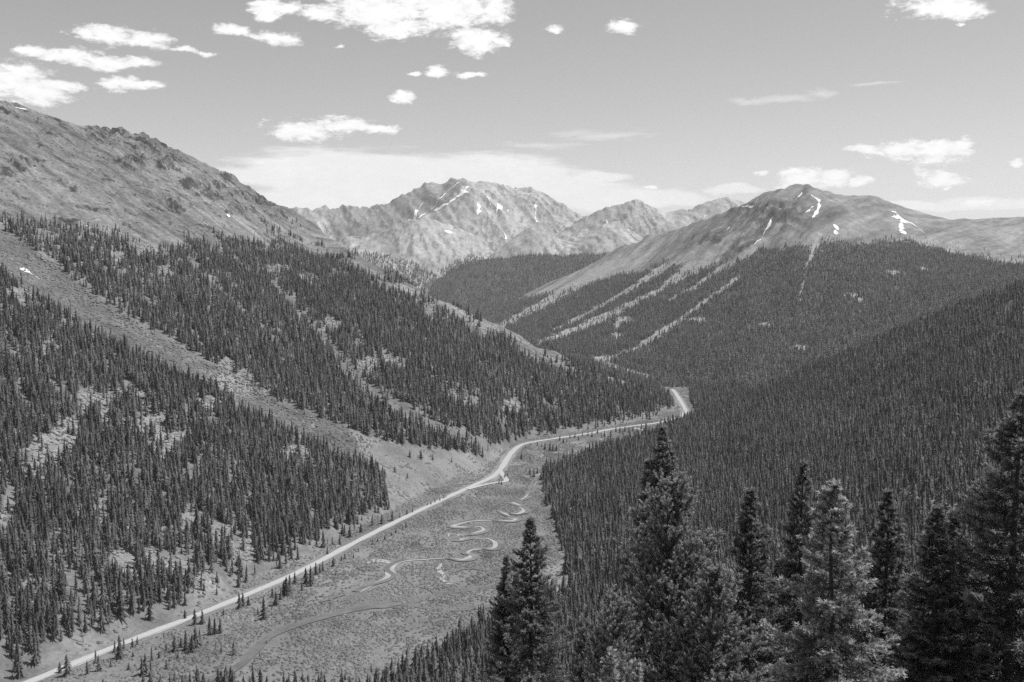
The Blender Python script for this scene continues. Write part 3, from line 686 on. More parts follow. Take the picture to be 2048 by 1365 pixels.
# one mesh per landform, sharing their border vertices' positions
vid = np.arange(NR * NC).reshape(NR, NC)
quads = np.stack([vid[:-1, :-1], vid[:-1, 1:], vid[1:, 1:], vid[1:, :-1]], -1).reshape(-1, 4)
qid = IDS[:-1, :-1].ravel()
allv = np.stack([XG, YG, ZG + CZ], -1).reshape(-1, 3)
fa, fr = ALB.ravel(), RGH.ravel()
LANDS = [(0, 'valley_floor', 'flat willow valley floor with winding creek between the slopes'),
         (1, 'mountainside', 'bare rocky mountainside with forested lower slopes on the left'),
         (2, 'hillside', 'dark densely forested hillside on the right below the viewpoint'),
         (3, 'mountain', 'rounded mountain across the valley with scree strips and forest skirt'),
         (4, 'forested_spur', 'low forested spur in the middle distance below the far peak'),
         (5, 'far_peak', 'highest far peak with snow couloirs and a shaded cirque'),
         (6, 'foothill', 'pale bare hump in front of the far peak'),
         (7, 'cone_hill', 'small bare cone with a saddle beside the far peak'),
         (8, 'second_peak', 'lower bare peak between far peak and rounded mountain')]
for k, nm, lab in LANDS:
    q = quads[qid == k]
    if not len(q): continue
    used, inv = np.unique(q.ravel(), return_inverse=True)
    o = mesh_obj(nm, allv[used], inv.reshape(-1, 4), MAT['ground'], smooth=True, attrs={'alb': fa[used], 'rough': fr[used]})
    tag(o, lab, 'terrain', kind='structure')

lap('strips laid')
# ---------------------------------------------------------------- strips laid on the ground: road, creek, gravel, snow
def catmull(P, step):
    P = np.asarray(P, float); out = []
    Q = np.vstack([2 * P[0] - P[1], P, 2 * P[-1] - P[-2]])
    for i in range(1, len(Q) - 2):
        a, b, c, d = Q[i - 1], Q[i], Q[i + 1], Q[i + 2]
        n = max(2, int(np.hypot(*(c - b)[:2]) / step))
        for t in np.arange(n) / n:
            out.append(0.5 * (2 * b + (c - a) * t + (2 * a - 5 * b + 4 * c - d) * t * t + (3 * b - a - 3 * c + d) * t ** 3))
    out.append(P[-1]); return np.array(out)
def strip(name, pts, width, off, mat, step=6.0, across=4, attrs=None, plane=True, wob=0.0, seed=0, shift=0.0, flat=False, inner=0.0):
    """pts: plan points (X, Y[, width]); drapes a ribbon of the given width on the ground"""
    P = catmull(pts, step); W = P[:, 2] if P.shape[1] > 2 else np.full(len(P), width)
    T = np.gradient(P[:, :2], axis=0); T /= np.linalg.norm(T, axis=1)[:, None] + 1e-9; Nn = np.stack([T[:, 1], -T[:, 0]], 1)
    if wob:
        s = np.arange(len(P)) * step
        W = W * (1 + wob * 1.4 * pnoise(s / 31.0, s * 0 + seed, seed))
    if inner:
        hd = np.unwrap(np.arctan2(T[:, 1], T[:, 0])); kap = gsmooth(np.gradient(hd) / step, 4.0)
        shift = (np.tanh(kap * 40) * inner)[:, None, None] * -1.0
    c = np.linspace(-1, 1, across + 1)
    V = P[:, None, :2] + Nn[:, None, :] * (c[None, :, None] * W[:, None, None] / 2 + shift)
    Z = sample(ZG, V[..., 0], V[..., 1])
    if flat: Z = np.repeat(Z.max(1, keepdims=True), across + 1, 1)
    vv = np.concatenate([V, (Z + CZ + off)[..., None]], -1).reshape(-1, 3)
    n = len(P); ii = np.arange(n * (across + 1)).reshape(n, across + 1)
    q = np.stack([ii[:-1, :-1], ii[:-1, 1:], ii[1:, 1:], ii[1:, :-1]], -1).reshape(-1, 4)[:, ::-1]
    # face up
    a = {'cross': np.tile(c, n)}
    o = mesh_obj(name, vv, q, mat, smooth=True, attrs=a)
    if len(o.data.polygons) and np.mean([p.normal.z for p in o.data.polygons]) < 0:
        o.data.flip_normals()
    return o
def floor_pts(lst): return [(lambda h: h + tuple(p[2:]))(hit(p[0], p[1])) for p in lst]
tag(strip('road', road_xy, 6.4, 0.5, MAT['road'], step=8, across=6, flat=True), 'pale two lane mountain road running along the valley floor', 'road', kind='structure')
tag(strip('road_verge', road_xy, 8.6, 0.25, MAT['gravel'], step=5, across=2, flat=True, wob=0.35, seed=2), 'pale gravel shoulder on both sides of the valley road', 'road verge', kind='structure')
for sh, nm, lab in ((0.0, 'centre_line', 'painted centre line of the valley road'),):
    tag(strip(nm, road_xy, 0.4, 0.53, simple_mat('faded_centre_paint', 0.3, 0.1, 1.0), step=8, across=1), lab, 'road marking', kind='structure')
sp1 = [on_floor(*p) for p in [(935, 981), (965, 973), (990, 968), (1006, 966), (1013, 963), (1006, 953), (1000, 944)]]
tag(strip('pullout', [(u * Y, Y) for u, w, Y in sp1], 6.5, 0.7, MAT['road'], step=4, across=2, flat=True), 'short gravel pullout looping off the road at the bend', 'pullout', kind='structure')
sp2 = [on_floor(*p) for p in [(1268, 858), (1300, 863), (1330, 862)]]
tag(strip('side_track', [(u * Y, Y) for u, w, Y in sp2], 7, 0.7, MAT['road'], step=4, across=2), 'pale side track leaving the road before the trees', 'track', kind='structure')

CREEK = [(1100, 935, 7), (1085, 948, 7), (1070, 965, 6), (1062, 985, 7), (1058, 994, 9), (1040, 1003, 9), (1020, 1006, 8), (1046, 1016, 9), (1052, 1024, 9), (1035, 1030, 8), (1005, 1025, 6), (997, 1022, 7), (1008, 1030, 8), (1022, 1036, 8),
         (1038, 1038, 9), (1025, 1044, 8), (980, 1041, 7), (945, 1042, 8), (915, 1048, 8), (900, 1054, 8), (930, 1057, 9), (960, 1053, 8), (972, 1061, 8), (950, 1069, 9), (915, 1070, 7), (905, 1075, 7), (912, 1084, 9), (905, 1068, 7)]
CREEK2 = [(905, 1070, 7), (915, 1082, 9), (930, 1080, 8), (945, 1078, 8), (975, 1077, 8), (995, 1084, 9), (998, 1094, 9), (985, 1100, 9), (960, 1098, 8), (940, 1100, 8), (930, 1107, 9), (946, 1112, 9), (945, 1118, 10), (925, 1122, 8), (890, 1118, 6), (850, 1119, 6), (815, 1121, 7),
          (790, 1128, 9), (776, 1140, 9), (785, 1152, 9), (770, 1162, 9), (745, 1170, 9), (725, 1178, 10), (712, 1185, 12)]
def gw(lst, k): return [(p[0], p[1], p[2] * k) for p in lst]
tag(strip('creek_gravel', floor_pts(gw(CREEK, 0.62)), 8, 0.45, MAT['gravel'], step=3, across=3, wob=1.1, seed=3, inner=2.5), 'pale gravel bars along the upper bends of the winding creek', 'gravel', kind='structure')
tag(strip('creek', floor_pts(gw(CREEK, 0.6)), 8, 0.62, MAT['water'], step=3, across=3, wob=0.5, seed=8, inner=-1.8), 'winding creek looping through the willow flats below the forest edge', 'creek', kind='structure')
tag(strip('creek_gravel', floor_pts(gw(CREEK2, 0.62)), 8, 0.48, MAT['gravel'], step=3, across=3, wob=1.1, seed=13, inner=2.5), 'pale gravel bars along the lower bends of the winding creek', 'gravel', kind='structure')
tag(strip('creek', floor_pts(gw(CREEK2, 0.6)), 8, 0.65, MAT['water'], step=3, across=3, wob=0.5, seed=18, inner=-1.8), 'lower creek bends meandering toward the dark pools', 'creek', kind='structure')
POOL = [(800, 1208, 3), (785, 1212, 9), (760, 1214, 13), (730, 1216, 10), (700, 1222, 8), (660, 1232, 9), (620, 1243, 8), (585, 1254, 8), (555, 1266, 8), (530, 1282, 7), (510, 1302, 8), (485, 1328, 8), (455, 1346, 9), (420, 1360, 10), (370, 1378, 12)]
tag(strip('stream_outlet', floor_pts(POOL), 8, 0.5, MAT['water'], step=4, across=4, wob=0.7, seed=21), 'dark smooth stream curving from the pools to the lower left', 'stream', kind='structure')
tag(strip('wet_meadow', floor_pts([(1010, 1172, 5), (960, 1176, 14), (905, 1182, 16), (850, 1196, 12), (790, 1203, 30), (720, 1200, 38), (690, 1195, 18)]), 8, 0.35, MAT['sedge'], step=5, across=3, wob=0.6, seed=25), 'dark strip of wet sedge meadow beside the pools', 'wet meadow', kind='structure')
tag(strip('wet_meadow', floor_pts([(1085, 1220, 4), (1000, 1214, 9), (930, 1216, 14), (860, 1214, 12), (800, 1210, 8)]), 8, 0.4, MAT['sedge'], step=5, across=3, wob=0.6, seed=27), 'dark sedge hollow in front of the lower forest edge', 'wet meadow', kind='structure')
tag(strip('pond', floor_pts([(1020, 1095, 6), (1035, 1105, 16), (1045, 1118, 12), (1050, 1130, 5)]), 8, 0.5, MAT['water'], step=3, across=3, wob=0.3, seed=29), 'small dark pond beside the tall spruce top', 'pond', kind='structure')
tag(strip('pond', floor_pts([(1090, 905, 10), (1105, 911, 26), (1118, 917, 10)]), 8, 0.5, MAT['water'], step=3, across=3, wob=0.3, seed=30), 'small dark pond near the road past the bend', 'pond', kind='structure')
for k, (pl, mt, nm, lab) in enumerate([
        ([(882, 1128, 3), (877, 1140, 4), (888, 1152, 3), (884, 1160, 4), (900, 1170, 3)], 'gravel', 'old_channel', 'short pale dry channel left of the pond'),
        ([(835, 1101, 2), (860, 1097, 4), (885, 1098, 5), (905, 1094, 3)], 'sedge', 'old_channel', 'dark cut bank channel above the lower bends'),
        ([(735, 1128, 3), (752, 1122, 8), (775, 1126, 5), (790, 1132, 3)], 'gravel', 'old_channel', 'pale gravel hollow beside the lower creek bend'),
        ([(960, 1022, 2), (985, 1014, 3), (1005, 1004, 4), (1022, 998, 3)], 'sedge', 'old_channel', 'dark backwater left of the upper creek bends'),
        ([(1030, 1140, 3), (1000, 1136, 4), (975, 1142, 4), (940, 1138, 3), (905, 1146, 2)], 'sedge', 'old_channel', 'dark old meander below the creek bends'),
        ([(840, 1175, 2), (862, 1181, 5), (872, 1192, 6), (860, 1202, 3)], 'water', 'old_channel', 'small curved pool between the dark sedge strips'),
        ([(640, 1205, 3), (665, 1196, 6), (690, 1190, 4)], 'sedge', 'old_channel', 'dark sedge patch near the road trees')]):
    tag(strip(nm, floor_pts(pl), 4, 0.42 + .03 * k, MAT[mt], step=2.5, across=2, wob=0.7, seed=40 + k), lab, 'channel', kind='structure')
tag(strip('gravel_wash', floor_pts([(1215, 733, 10), (1250, 741, 14), (1290, 750, 12), (1320, 757, 8)]), 8, 1.2, MAT['gravel'], step=6, across=2, wob=0.5, seed=31), 'pale gravel wash in the far valley bottom', 'gravel', kind='structure')

SNOW = [  # polyline px, py, half width in picture units; label
    ([(936, 372, 3), (925, 384, 6), (912, 394, 5), (905, 398, 2)], 'broad snow couloir just below the far peak summit'),
    ([(912, 395, 2), (895, 408, 2), (880, 416, 3), (866, 422, 2)], 'snow streak running down left of the summit couloir'),
    ([(906, 372, 1), (893, 385, 1.4), (876, 400, 1.6), (862, 420, 1.6)], 'thin snow streak high on the far peak left face'),
    ([(848, 402, 1), (838, 418, 1.6), (830, 430, 2.2), (818, 441, 3)], 'forked snow gully at the foot of the far peak left face'),
    ([(860, 412, 1), (848, 428, 2), (838, 436, 3), (834, 438, 2)], 'short snow gully right of the forked one'),
    ([(918, 365, 1), (909, 372, 1.2), (900, 382, 1)], 'small snow streak on the far peak summit ridge'),
    ([(955, 405, 1.5), (958, 415, 3), (955, 430, 2)], 'upright snow patch in the middle of far peak face'),
    ([(975, 392, 2), (980, 405, 1.5), (983, 412, 1)], 'small snow patch upper middle of far peak'),
    ([(996, 405, 3), (998, 415, 3), (993, 425, 1.5)], 'stout snow patch right of the upright one'),
    ([(1015, 418, 2), (1016, 428, 1.5)], 'little snow dab right of the stout patch'),
    ([(1070, 408, 2), (1072, 420, 3), (1070, 432, 1.5), (1074, 444, 1.5)], 'broken snow line on the far peak right shoulder'),
    ([(1044, 386, 1), (1062, 386, 1)], 'thin snow rim on the far peak right summit ridge'),
    ([(1008, 464, 1.5), (1012, 472, 2), (1011, 478, 1)], 'snow scrap in the gully under the far peak'),
    ([(888, 461, 1), (900, 465, 2), (906, 464, 1)], 'flat snow scrap on the pale hump'),
    ([(1622, 388, 2), (1632, 396, 3), (1638, 404, 2), (1637, 415, 3), (1632, 425, 2.5), (1625, 435, 1.5)], 'curved snow cornice right of the rounded summit'),
    ([(1604, 384, 1.5), (1598, 392, 1.5), (1592, 400, 1)], 'small snow streak left of the rounded summit'),
    ([(1626, 412, 1.2), (1615, 422, 1.5), (1604, 430, 1)], 'thin snow streak below the curved cornice'),
    ([(1545, 432, 1), (1538, 448, 2), (1528, 465, 2), (1508, 490, 1.5)], 'long thin snow gully below the crags'),
    ([(1668, 453, 4), (1676, 453, 3)], 'upper small snow patch above the treeline'),
    ([(1668, 466, 5), (1675, 463, 4)], 'lower small snow patch above the treeline'),
    ([(1640, 500, 2.5), (1650, 504, 2.5), (1646, 510, 2)], 'snow dab at the edge of the forest'),
    ([(1783, 433, 2), (1800, 436, 5), (1818, 444, 4), (1835, 454, 4), (1848, 466, 2.5)], 'large branching snowfield on the rounded mountain, right arm'),
    ([(1806, 440, 4), (1802, 452, 4.5), (1804, 466, 3)], 'large branching snowfield on the rounded mountain, left arm'),
    ([(1782, 423, 1), (1793, 424, 1.5)], 'snow dash above the branching snowfield'),
    ([(1460, 452, 2), (1453, 460, 2)], 'small snow dab on the rounded mountain left ridge'),
    ([(1484, 413, 2), (1500, 413, 2.5), (1508, 410, 1)], 'snow bank on the skyline between the peaks'),
    ([(1212, 441, 2.5), (1220, 444, 2)], 'snow dab below the second peak'),
    ([(1256, 457, 1.2), (1260, 463, 1.2)], 'tiny snow fleck on the second peak'),
    ([(1412, 430, 2), (1406, 436, 1.2)], 'snow dab under the ridge by the second peak'),
    ([(40, 534, 3), (56, 543, 5), (70, 551, 5), (80, 558, 2)], 'bright snow tongue lying in the avalanche path'),
    ([(456, 428, 2), (457, 433, 2)], 'tiny snow spot under the left crags'),
    ([(30, 214, 1.5), (55, 219, 1.2)], 'thin snow rim on the left skyline')]
for k, (pl, lab) in enumerate(SNOW):
    pts = []
    for (px, py, hw) in pl:
        X, Y = hit(px, py + 1.5); pts.append((X, Y, max(2 * hw * Y / F * 0.95, 2.0)))
    D = np.mean([p[1] for p in pts])
    P = catmull(pts, D * 0.0014)
    # ribbon laid across the line of sight so that it drapes on the steep face
    V = []; ac = 5
    Tn = np.gradient(P[:, :2], axis=0); Tn /= np.linalg.norm(Tn, axis=1)[:, None] + 1e-9
    horiz = abs(pl[0][1] - pl[-1][1]) < abs(pl[0][0] - pl[-1][0]) * 0.7
    rr = np.random.default_rng(k)
    jit = np.convolve(rr.normal(0, 1, len(P) + 8), np.ones(5) / 5, 'same')[4:-4] if len(P) > 3 else np.zeros(len(P))
    wv = P[:, 2] * np.clip(1 + 1.3 * jit, 0.2, 2.0)
    if len(wv) > 3: wv[0] *= 0.3; wv[-1] *= 0.3
    for i in range(len(P)):
        X, Y = P[i, :2]
        for c in np.linspace(-.5, .5, ac + 1):
            if horiz: V.append((X, Y + c * wv[i] * 2.2))
            else: V.append((X + c * wv[i] + 0.6 * jit[i] * wv[i] * .3, Y))
    V = np.array(V); Z = sample(ZG, V[:, 0], V[:, 1]) + CZ + max(0.35, D * 0.00035)
    n = len(P); ii = np.arange(n * (ac + 1)).reshape(n, ac + 1)
    q = np.stack([ii[:-1, :-1], ii[:-1, 1:], ii[1:, 1:], ii[1:, :-1]], -1).reshape(-1, 4)
    o = mesh_obj('snow_patch', np.concatenate([V, Z[:, None]], 1), q, MAT['snow'], smooth=True)
    if np.mean([p.normal.z for p in o.data.polygons]) < 0: o.data.flip_normals()
    tag(o, lab, 'snow patch', 'snow patches left on the mountains')

lap('conifers for')
# ---------------------------------------------------------------- conifers for the middle distance
def conifer_mesh(seed, R=0.12, tiers=9, spokes=7, z0=0.06, ragged=0.35):
    """unit-height conifer crown: ragged whorls of drooping boughs"""
    r = np.random.default_rng(seed); V = []; Fc = []
    zs = np.linspace(z0, 0.93, tiers) + r.normal(0, 0.01, tiers)
    for i, z in enumerate(zs):
        rad = R * (1 - z * 0.99) ** 0.98 * (1 + r.normal(0, 0.12)) + 0.004
        top = min(z + 1.9 * (0.93 - z0) / tiers, 1.0)
        cx, cyy = r.normal(0, 0.05, 2) * rad
        b = len(V); V.append((cx * .5, cyy * .5, top))
        a0 = r.uniform(0, 6.28)
        for k in range(spokes):
            a = a0 + 2 * math.pi * k / spokes + r.normal(0, 0.12)
            q = rad * (1 + r.normal(0, ragged)); q = max(q, rad * 0.4)
            V.append((cx + q * math.cos(a), cyy + q * math.sin(a), z - 0.25 * rad + r.normal(0, 0.008)))
            a2 = a + math.pi / spokes
            V.append((cx + 0.42 * rad * math.cos(a2), cyy + 0.42 * rad * math.sin(a2), z + 0.22 * rad))
        n = 2 * spokes
        for k in range(n): Fc.append((b, b + 1 + k, b + 1 + (k + 1) % n))
    return np.array(V), np.array(Fc)
def trunk_mesh(r0=0.014, h=0.6, n=5):
    a = np.arange(n) * 2 * math.pi / n
    V = np.concatenate([np.stack([r0 * np.cos(a), r0 * np.sin(a), a * 0 - 0.03], 1), np.stack([r0 * .5 * np.cos(a), r0 * .5 * np.sin(a), a * 0 + h], 1)])
    Fq = np.array([(k, (k + 1) % n, n + (k + 1) % n, n + k) for k in range(n)])
    return V, Fq
PROTO = bpy.data.collections.new('tree_kinds')
proto_meshes = []
specs = [(1, .13, 11, 7, .05), (2, .15, 10, 7, .06), (3, .115, 12, 6, .09), (4, .17, 10, 8, .03), (5, .125, 10, 6, .12), (6, .145, 11, 7, .05), (7, .20, 9, 8, .02), (8, .09, 12, 5, .2)]
crown_data, trunk_data = [], None
for k, (sd, R, ti, spk, z0) in enumerate(specs):
    v, f = conifer_mesh(sd, R, ti, spk, z0, .5 if sd in (3, 5, 8) else .35); tv, tf = trunk_mesh()
    o = mesh_obj('conifer', np.concatenate([v, tv]), [f, tf + len(v)], [MAT['needle_far'], MAT['bark']], link=False)
    mi = np.zeros(len(f) + len(tf), np.int32); mi[len(f):] = 1
    o.data.polygons.foreach_set('material_index', mi)
    PROTO.objects.link(o)
    c = mesh_obj('crown', v, f, MAT['needle_far'], link=False); crown_data.append(c.data); bpy.data.objects.remove(c)
t_ = mesh_obj('trunk', *trunk_mesh(), MAT['bark'], link=False); trunk_data = t_.data; bpy.data.objects.remove(t_)
# a bare dead snag
r_ = np.random.default_rng(99); V_, F_ = trunk_mesh(0.012, 0.95, 4); V_ = list(map(tuple, V_)); F3 = []
for k in range(26):
    z = r_.uniform(.2, .92); a = r_.uniform(0, 6.28); q = .075 * (1 - z) + .02; b = len(V_)
    V_ += [(0, 0, z), (0, 0, z + .02), (q * math.cos(a), q * math.sin(a), z - .01)]; F3.append((b, b + 1, b + 2))
sn = mesh_obj('snag', np.array(V_), [np.array(F_), np.array(F3)], MAT['dead_wood'], link=False)
SNAG = len(specs); PROTO.objects.link(sn); sn.name = 'zz_snag'

FAR = bpy.data.collections.new('far_tree_kinds')
for k in range(4):
    v, f = conifer_mesh(20 + k, [.13, .15, .12, .16][k], 4, 5, .03, .3)
    o = mesh_obj('far_conifer', v, f, MAT['needle_far'], link=False); FAR.objects.link(o)

def scatter_object(name, pts, scale, rot, idx, coll, label, cat, sx=None):
    o = mesh_obj(name, pts, np.zeros((0, 3), int), None)
    me = o.data
    for nm, arr in (('sc', scale), ('rz', rot), ('wd', sx if sx is not None else np.ones(len(pts))), ('tl', np.random.default_rng(len(pts)).normal(0, .035, len(pts)))):
        a = me.attributes.new(nm, 'FLOAT', 'POINT'); a.data.foreach_set('value', np.asarray(arr, np.float32))
    a = me.attributes.new('kd', 'INT', 'POINT'); a.data.foreach_set('value', np.asarray(idx, np.int32))
    g = bpy.data.node_groups.new(name + '_scatter', 'GeometryNodeTree')
    g.interface.new_socket('Geometry', in_out='INPUT', socket_type='NodeSocketGeometry')
    g.interface.new_socket('Geometry', in_out='OUTPUT', socket_type='NodeSocketGeometry')
    gi = nt(g, 'NodeGroupInput'); go = nt(g, 'NodeGroupOutput')
    ci = nt(g, 'GeometryNodeCollectionInfo'); ci.inputs['Collection'].default_value = coll
    ci.inputs['Separate Children'].default_value = True; ci.inputs['Reset Children'].default_value = True
    ip = nt(g, 'GeometryNodeInstanceOnPoints')
    def attr(nm, ty):
        n = nt(g, 'GeometryNodeInputNamedAttribute', data_type=ty); n.inputs['Name'].default_value = nm; return n.outputs['Attribute']
    g.links.new(gi.outputs[0], ip.inputs['Points']); g.links.new(ci.outputs[0], ip.inputs['Instance'])
    ip.inputs['Pick Instance'].default_value = True; g.links.new(attr('kd', 'INT'), ip.inputs['Instance Index'])
    cr = nt(g, 'ShaderNodeCombineXYZ'); g.links.new(attr('tl', 'FLOAT'), cr.inputs[0]); g.links.new(attr('rz', 'FLOAT'), cr.inputs[2]); g.links.new(cr.outputs[0], ip.inputs['Rotation'])
    cs = nt(g, 'ShaderNodeCombineXYZ'); s = attr('sc', 'FLOAT'); wd = attr('wd', 'FLOAT')
    mu = nt(g, 'ShaderNodeMath', operation='MULTIPLY'); g.links.new(s, mu.inputs[0]); g.links.new(wd, mu.inputs[1])
    g.links.new(mu.outputs[0], cs.inputs[0]); g.links.new(mu.outputs[0], cs.inputs[1]); g.links.new(s, cs.inputs[2])
    g.links.new(cs.outputs[0], ip.inputs['Scale']); g.links.new(ip.outputs[0], go.inputs[0])
    md = o.modifiers.new('scatter', 'NODES'); md.node_group = g
    tag(o, label, cat, kind='stuff'); return o

def grow(ids, ylo, yhi, spacing, pxlo=-120, pxhi=2170, margin=8.0, seed=0, tall=14.0):
    """random points of the ground, kept with the forest density there, roughly where they can be seen"""
    r = np.random.default_rng(seed)
    ulo, uhi = (pxlo - 1024) / F, (pxhi - 1024) / F
    area = (uhi - ulo) * (yhi ** 2 - ylo ** 2) / 2
    n = int(area / spacing ** 2)
    Y = np.sqrt(r.uniform(ylo ** 2, yhi ** 2, n)); u = r.uniform(ulo, uhi, n); X = u * Y
    idv = sample_id(X, Y); k = np.isin(idv, ids)
    X, Y = X[k], Y[k]; d = sample(DEN, X, Y); k = r.random(len(X)) < d
    X, Y = X[k], Y[k]; Z = sample(ZG, X, Y)
    vis = (Z + tall + margin) / Y > sample(RUN, X, Y)
    X, Y, Z = X[vis], Y[vis], Z[vis]
    px, py = project(X, Y, Z + tall); k = (py < 1420)
    X, Y, Z = X[k], Y[k], Z[k]
    # drop points that crowd each other
    cell = {}; keep = np.ones(len(X), bool); md = spacing * 0.55
    gx = np.floor(X / md).astype(int); gy = np.floor(Y / md).astype(int)
    key = gx.astype(np.int64) * 100003 + gy
    _, first = np.unique(key, return_index=True)
    keep[:] = False; keep[first] = True
    return X[keep], Y[keep], Z[keep]

rd = np.array(catmull(np.array(road_xy), 10.0))
def road_dist(X, Y):
    d = np.full(len(X), 1e9)
    for p in rd: d = np.minimum(d, (X - p[0]) ** 2 + (Y - p[1]) ** 2)
    return np.sqrt(d)
singles = []     # trees that stand as objects of their own: X, Y, Z, height, kind, label, group
def add_forest(name, label, ids, ylo, yhi, spacing, hmean, coll, nk, seed, nsingle=0, slabel=None, sgroup=None, snag=0.0, clear_road=False, alpine=None):
    X, Y, Z = grow(ids, ylo, yhi, spacing, seed=seed)
    r = np.random.default_rng(seed + 1)
    if clear_road:
        k = road_dist(X, Y) > 19; X, Y, Z = X[k], Y[k], Z[k]
    h = hmean * np.clip(r.lognormal(-0.02, 0.30, len(X)), 0.4, 1.7); h = np.where(r.random(len(X)) < .15, h * .55, h)
    if alpine is not None: h *= np.interp(Z, alpine[0], alpine[1])
    idx = r.integers(0, nk, len(X))
    if snag: idx = np.where(r.random(len(X)) < snag, SNAG, idx)
    wd = r.uniform(0.95, 1.6, len(X))
    if nsingle:
        px, py = project(X, Y, Z + h * .5)
        size = np.where((px > 5) & (px < 2043) & (py < 1350) & (py > 0) & (idx < SNAG), h / Y, 0)
        pick = np.argsort(-size)[:nsingle]
        for i in pick:
            lab, grp = slabel(px[i], py[i]); singles.append((X[i], Y[i], Z[i], h[i], int(idx[i]), lab, grp, wd[i]))
        m = np.ones(len(X), bool); m[pick] = False
        X, Y, Z, h, idx, wd = X[m], Y[m], Z[m], h[m], idx[m], wd[m]
    scatter_object(name, np.stack([X, Y, Z + CZ - 0.3], 1), h, r.uniform(0, 6.28, len(X)), idx, coll, label, 'forest', wd)
    print(name, len(X))
def slope_label(px, py):
    if px < 120: return 'tall conifer in the stand at the lower left picture corner', 'conifers in the lower left corner'
    if px < 230: return 'tall conifer in the dense stand left of the talus clearing above the road', 'conifers left of the talus clearing'
    if px < 420: return 'tall conifer in the stand just below the talus clearing above the road', 'conifers below the talus clearing'
    return 'tall conifer in the stand right of the talus clearing above the road', 'conifers right of the talus clearing'
def edge_label(px, py):
    if px < 700: return 'slender conifer top poking in at the bottom picture edge in the flats', 'conifer tops at the bottom edge'
    if px < 900: return 'slender conifer at the left tip of the bottom forest edge', 'slender conifers at the tip of the bottom forest'
    if px < 1100: return 'slender conifer in the bottom forest beside the creek-side spruce', 'slender conifers beside the creek-side spruce'
    return 'slender conifer low on the dark hillside behind the foreground spruces', 'slender conifers low on the dark hillside'
add_forest('forest', 'dense conifer forest covering the lower left mountainside', [1], 560, 2700, 3.4, 12.6, PROTO, len(specs), 101, 110,
           slope_label, None, snag=0.03, clear_road=True, alpine=([-300, -150, 0, 60], [1.12, 1.0, 0.8, 0.6]))
add_forest('forest', 'dark even conifer forest on the right hillside below the viewpoint', [0, 2], 430, 2240, 4.0, 12.4, PROTO, len(specs), 102, 60,
           edge_label, None, snag=0.02, clear_road=True)
add_forest('forest', 'distant conifer forest on the slopes of the rounded mountain', [0, 3], 2240, 5600, 6.0, 12.5, FAR, 4, 103, alpine=([-400, -150, 0, 60], [1.05, 1.0, 0.8, 0.55]))
add_forest('forest', 'hazy forest on the middle spur and below the far hills', [4, 5, 6, 7, 8], 4700, 7200, 9.5, 16.0, FAR, 4, 104)

lap('valley and r')
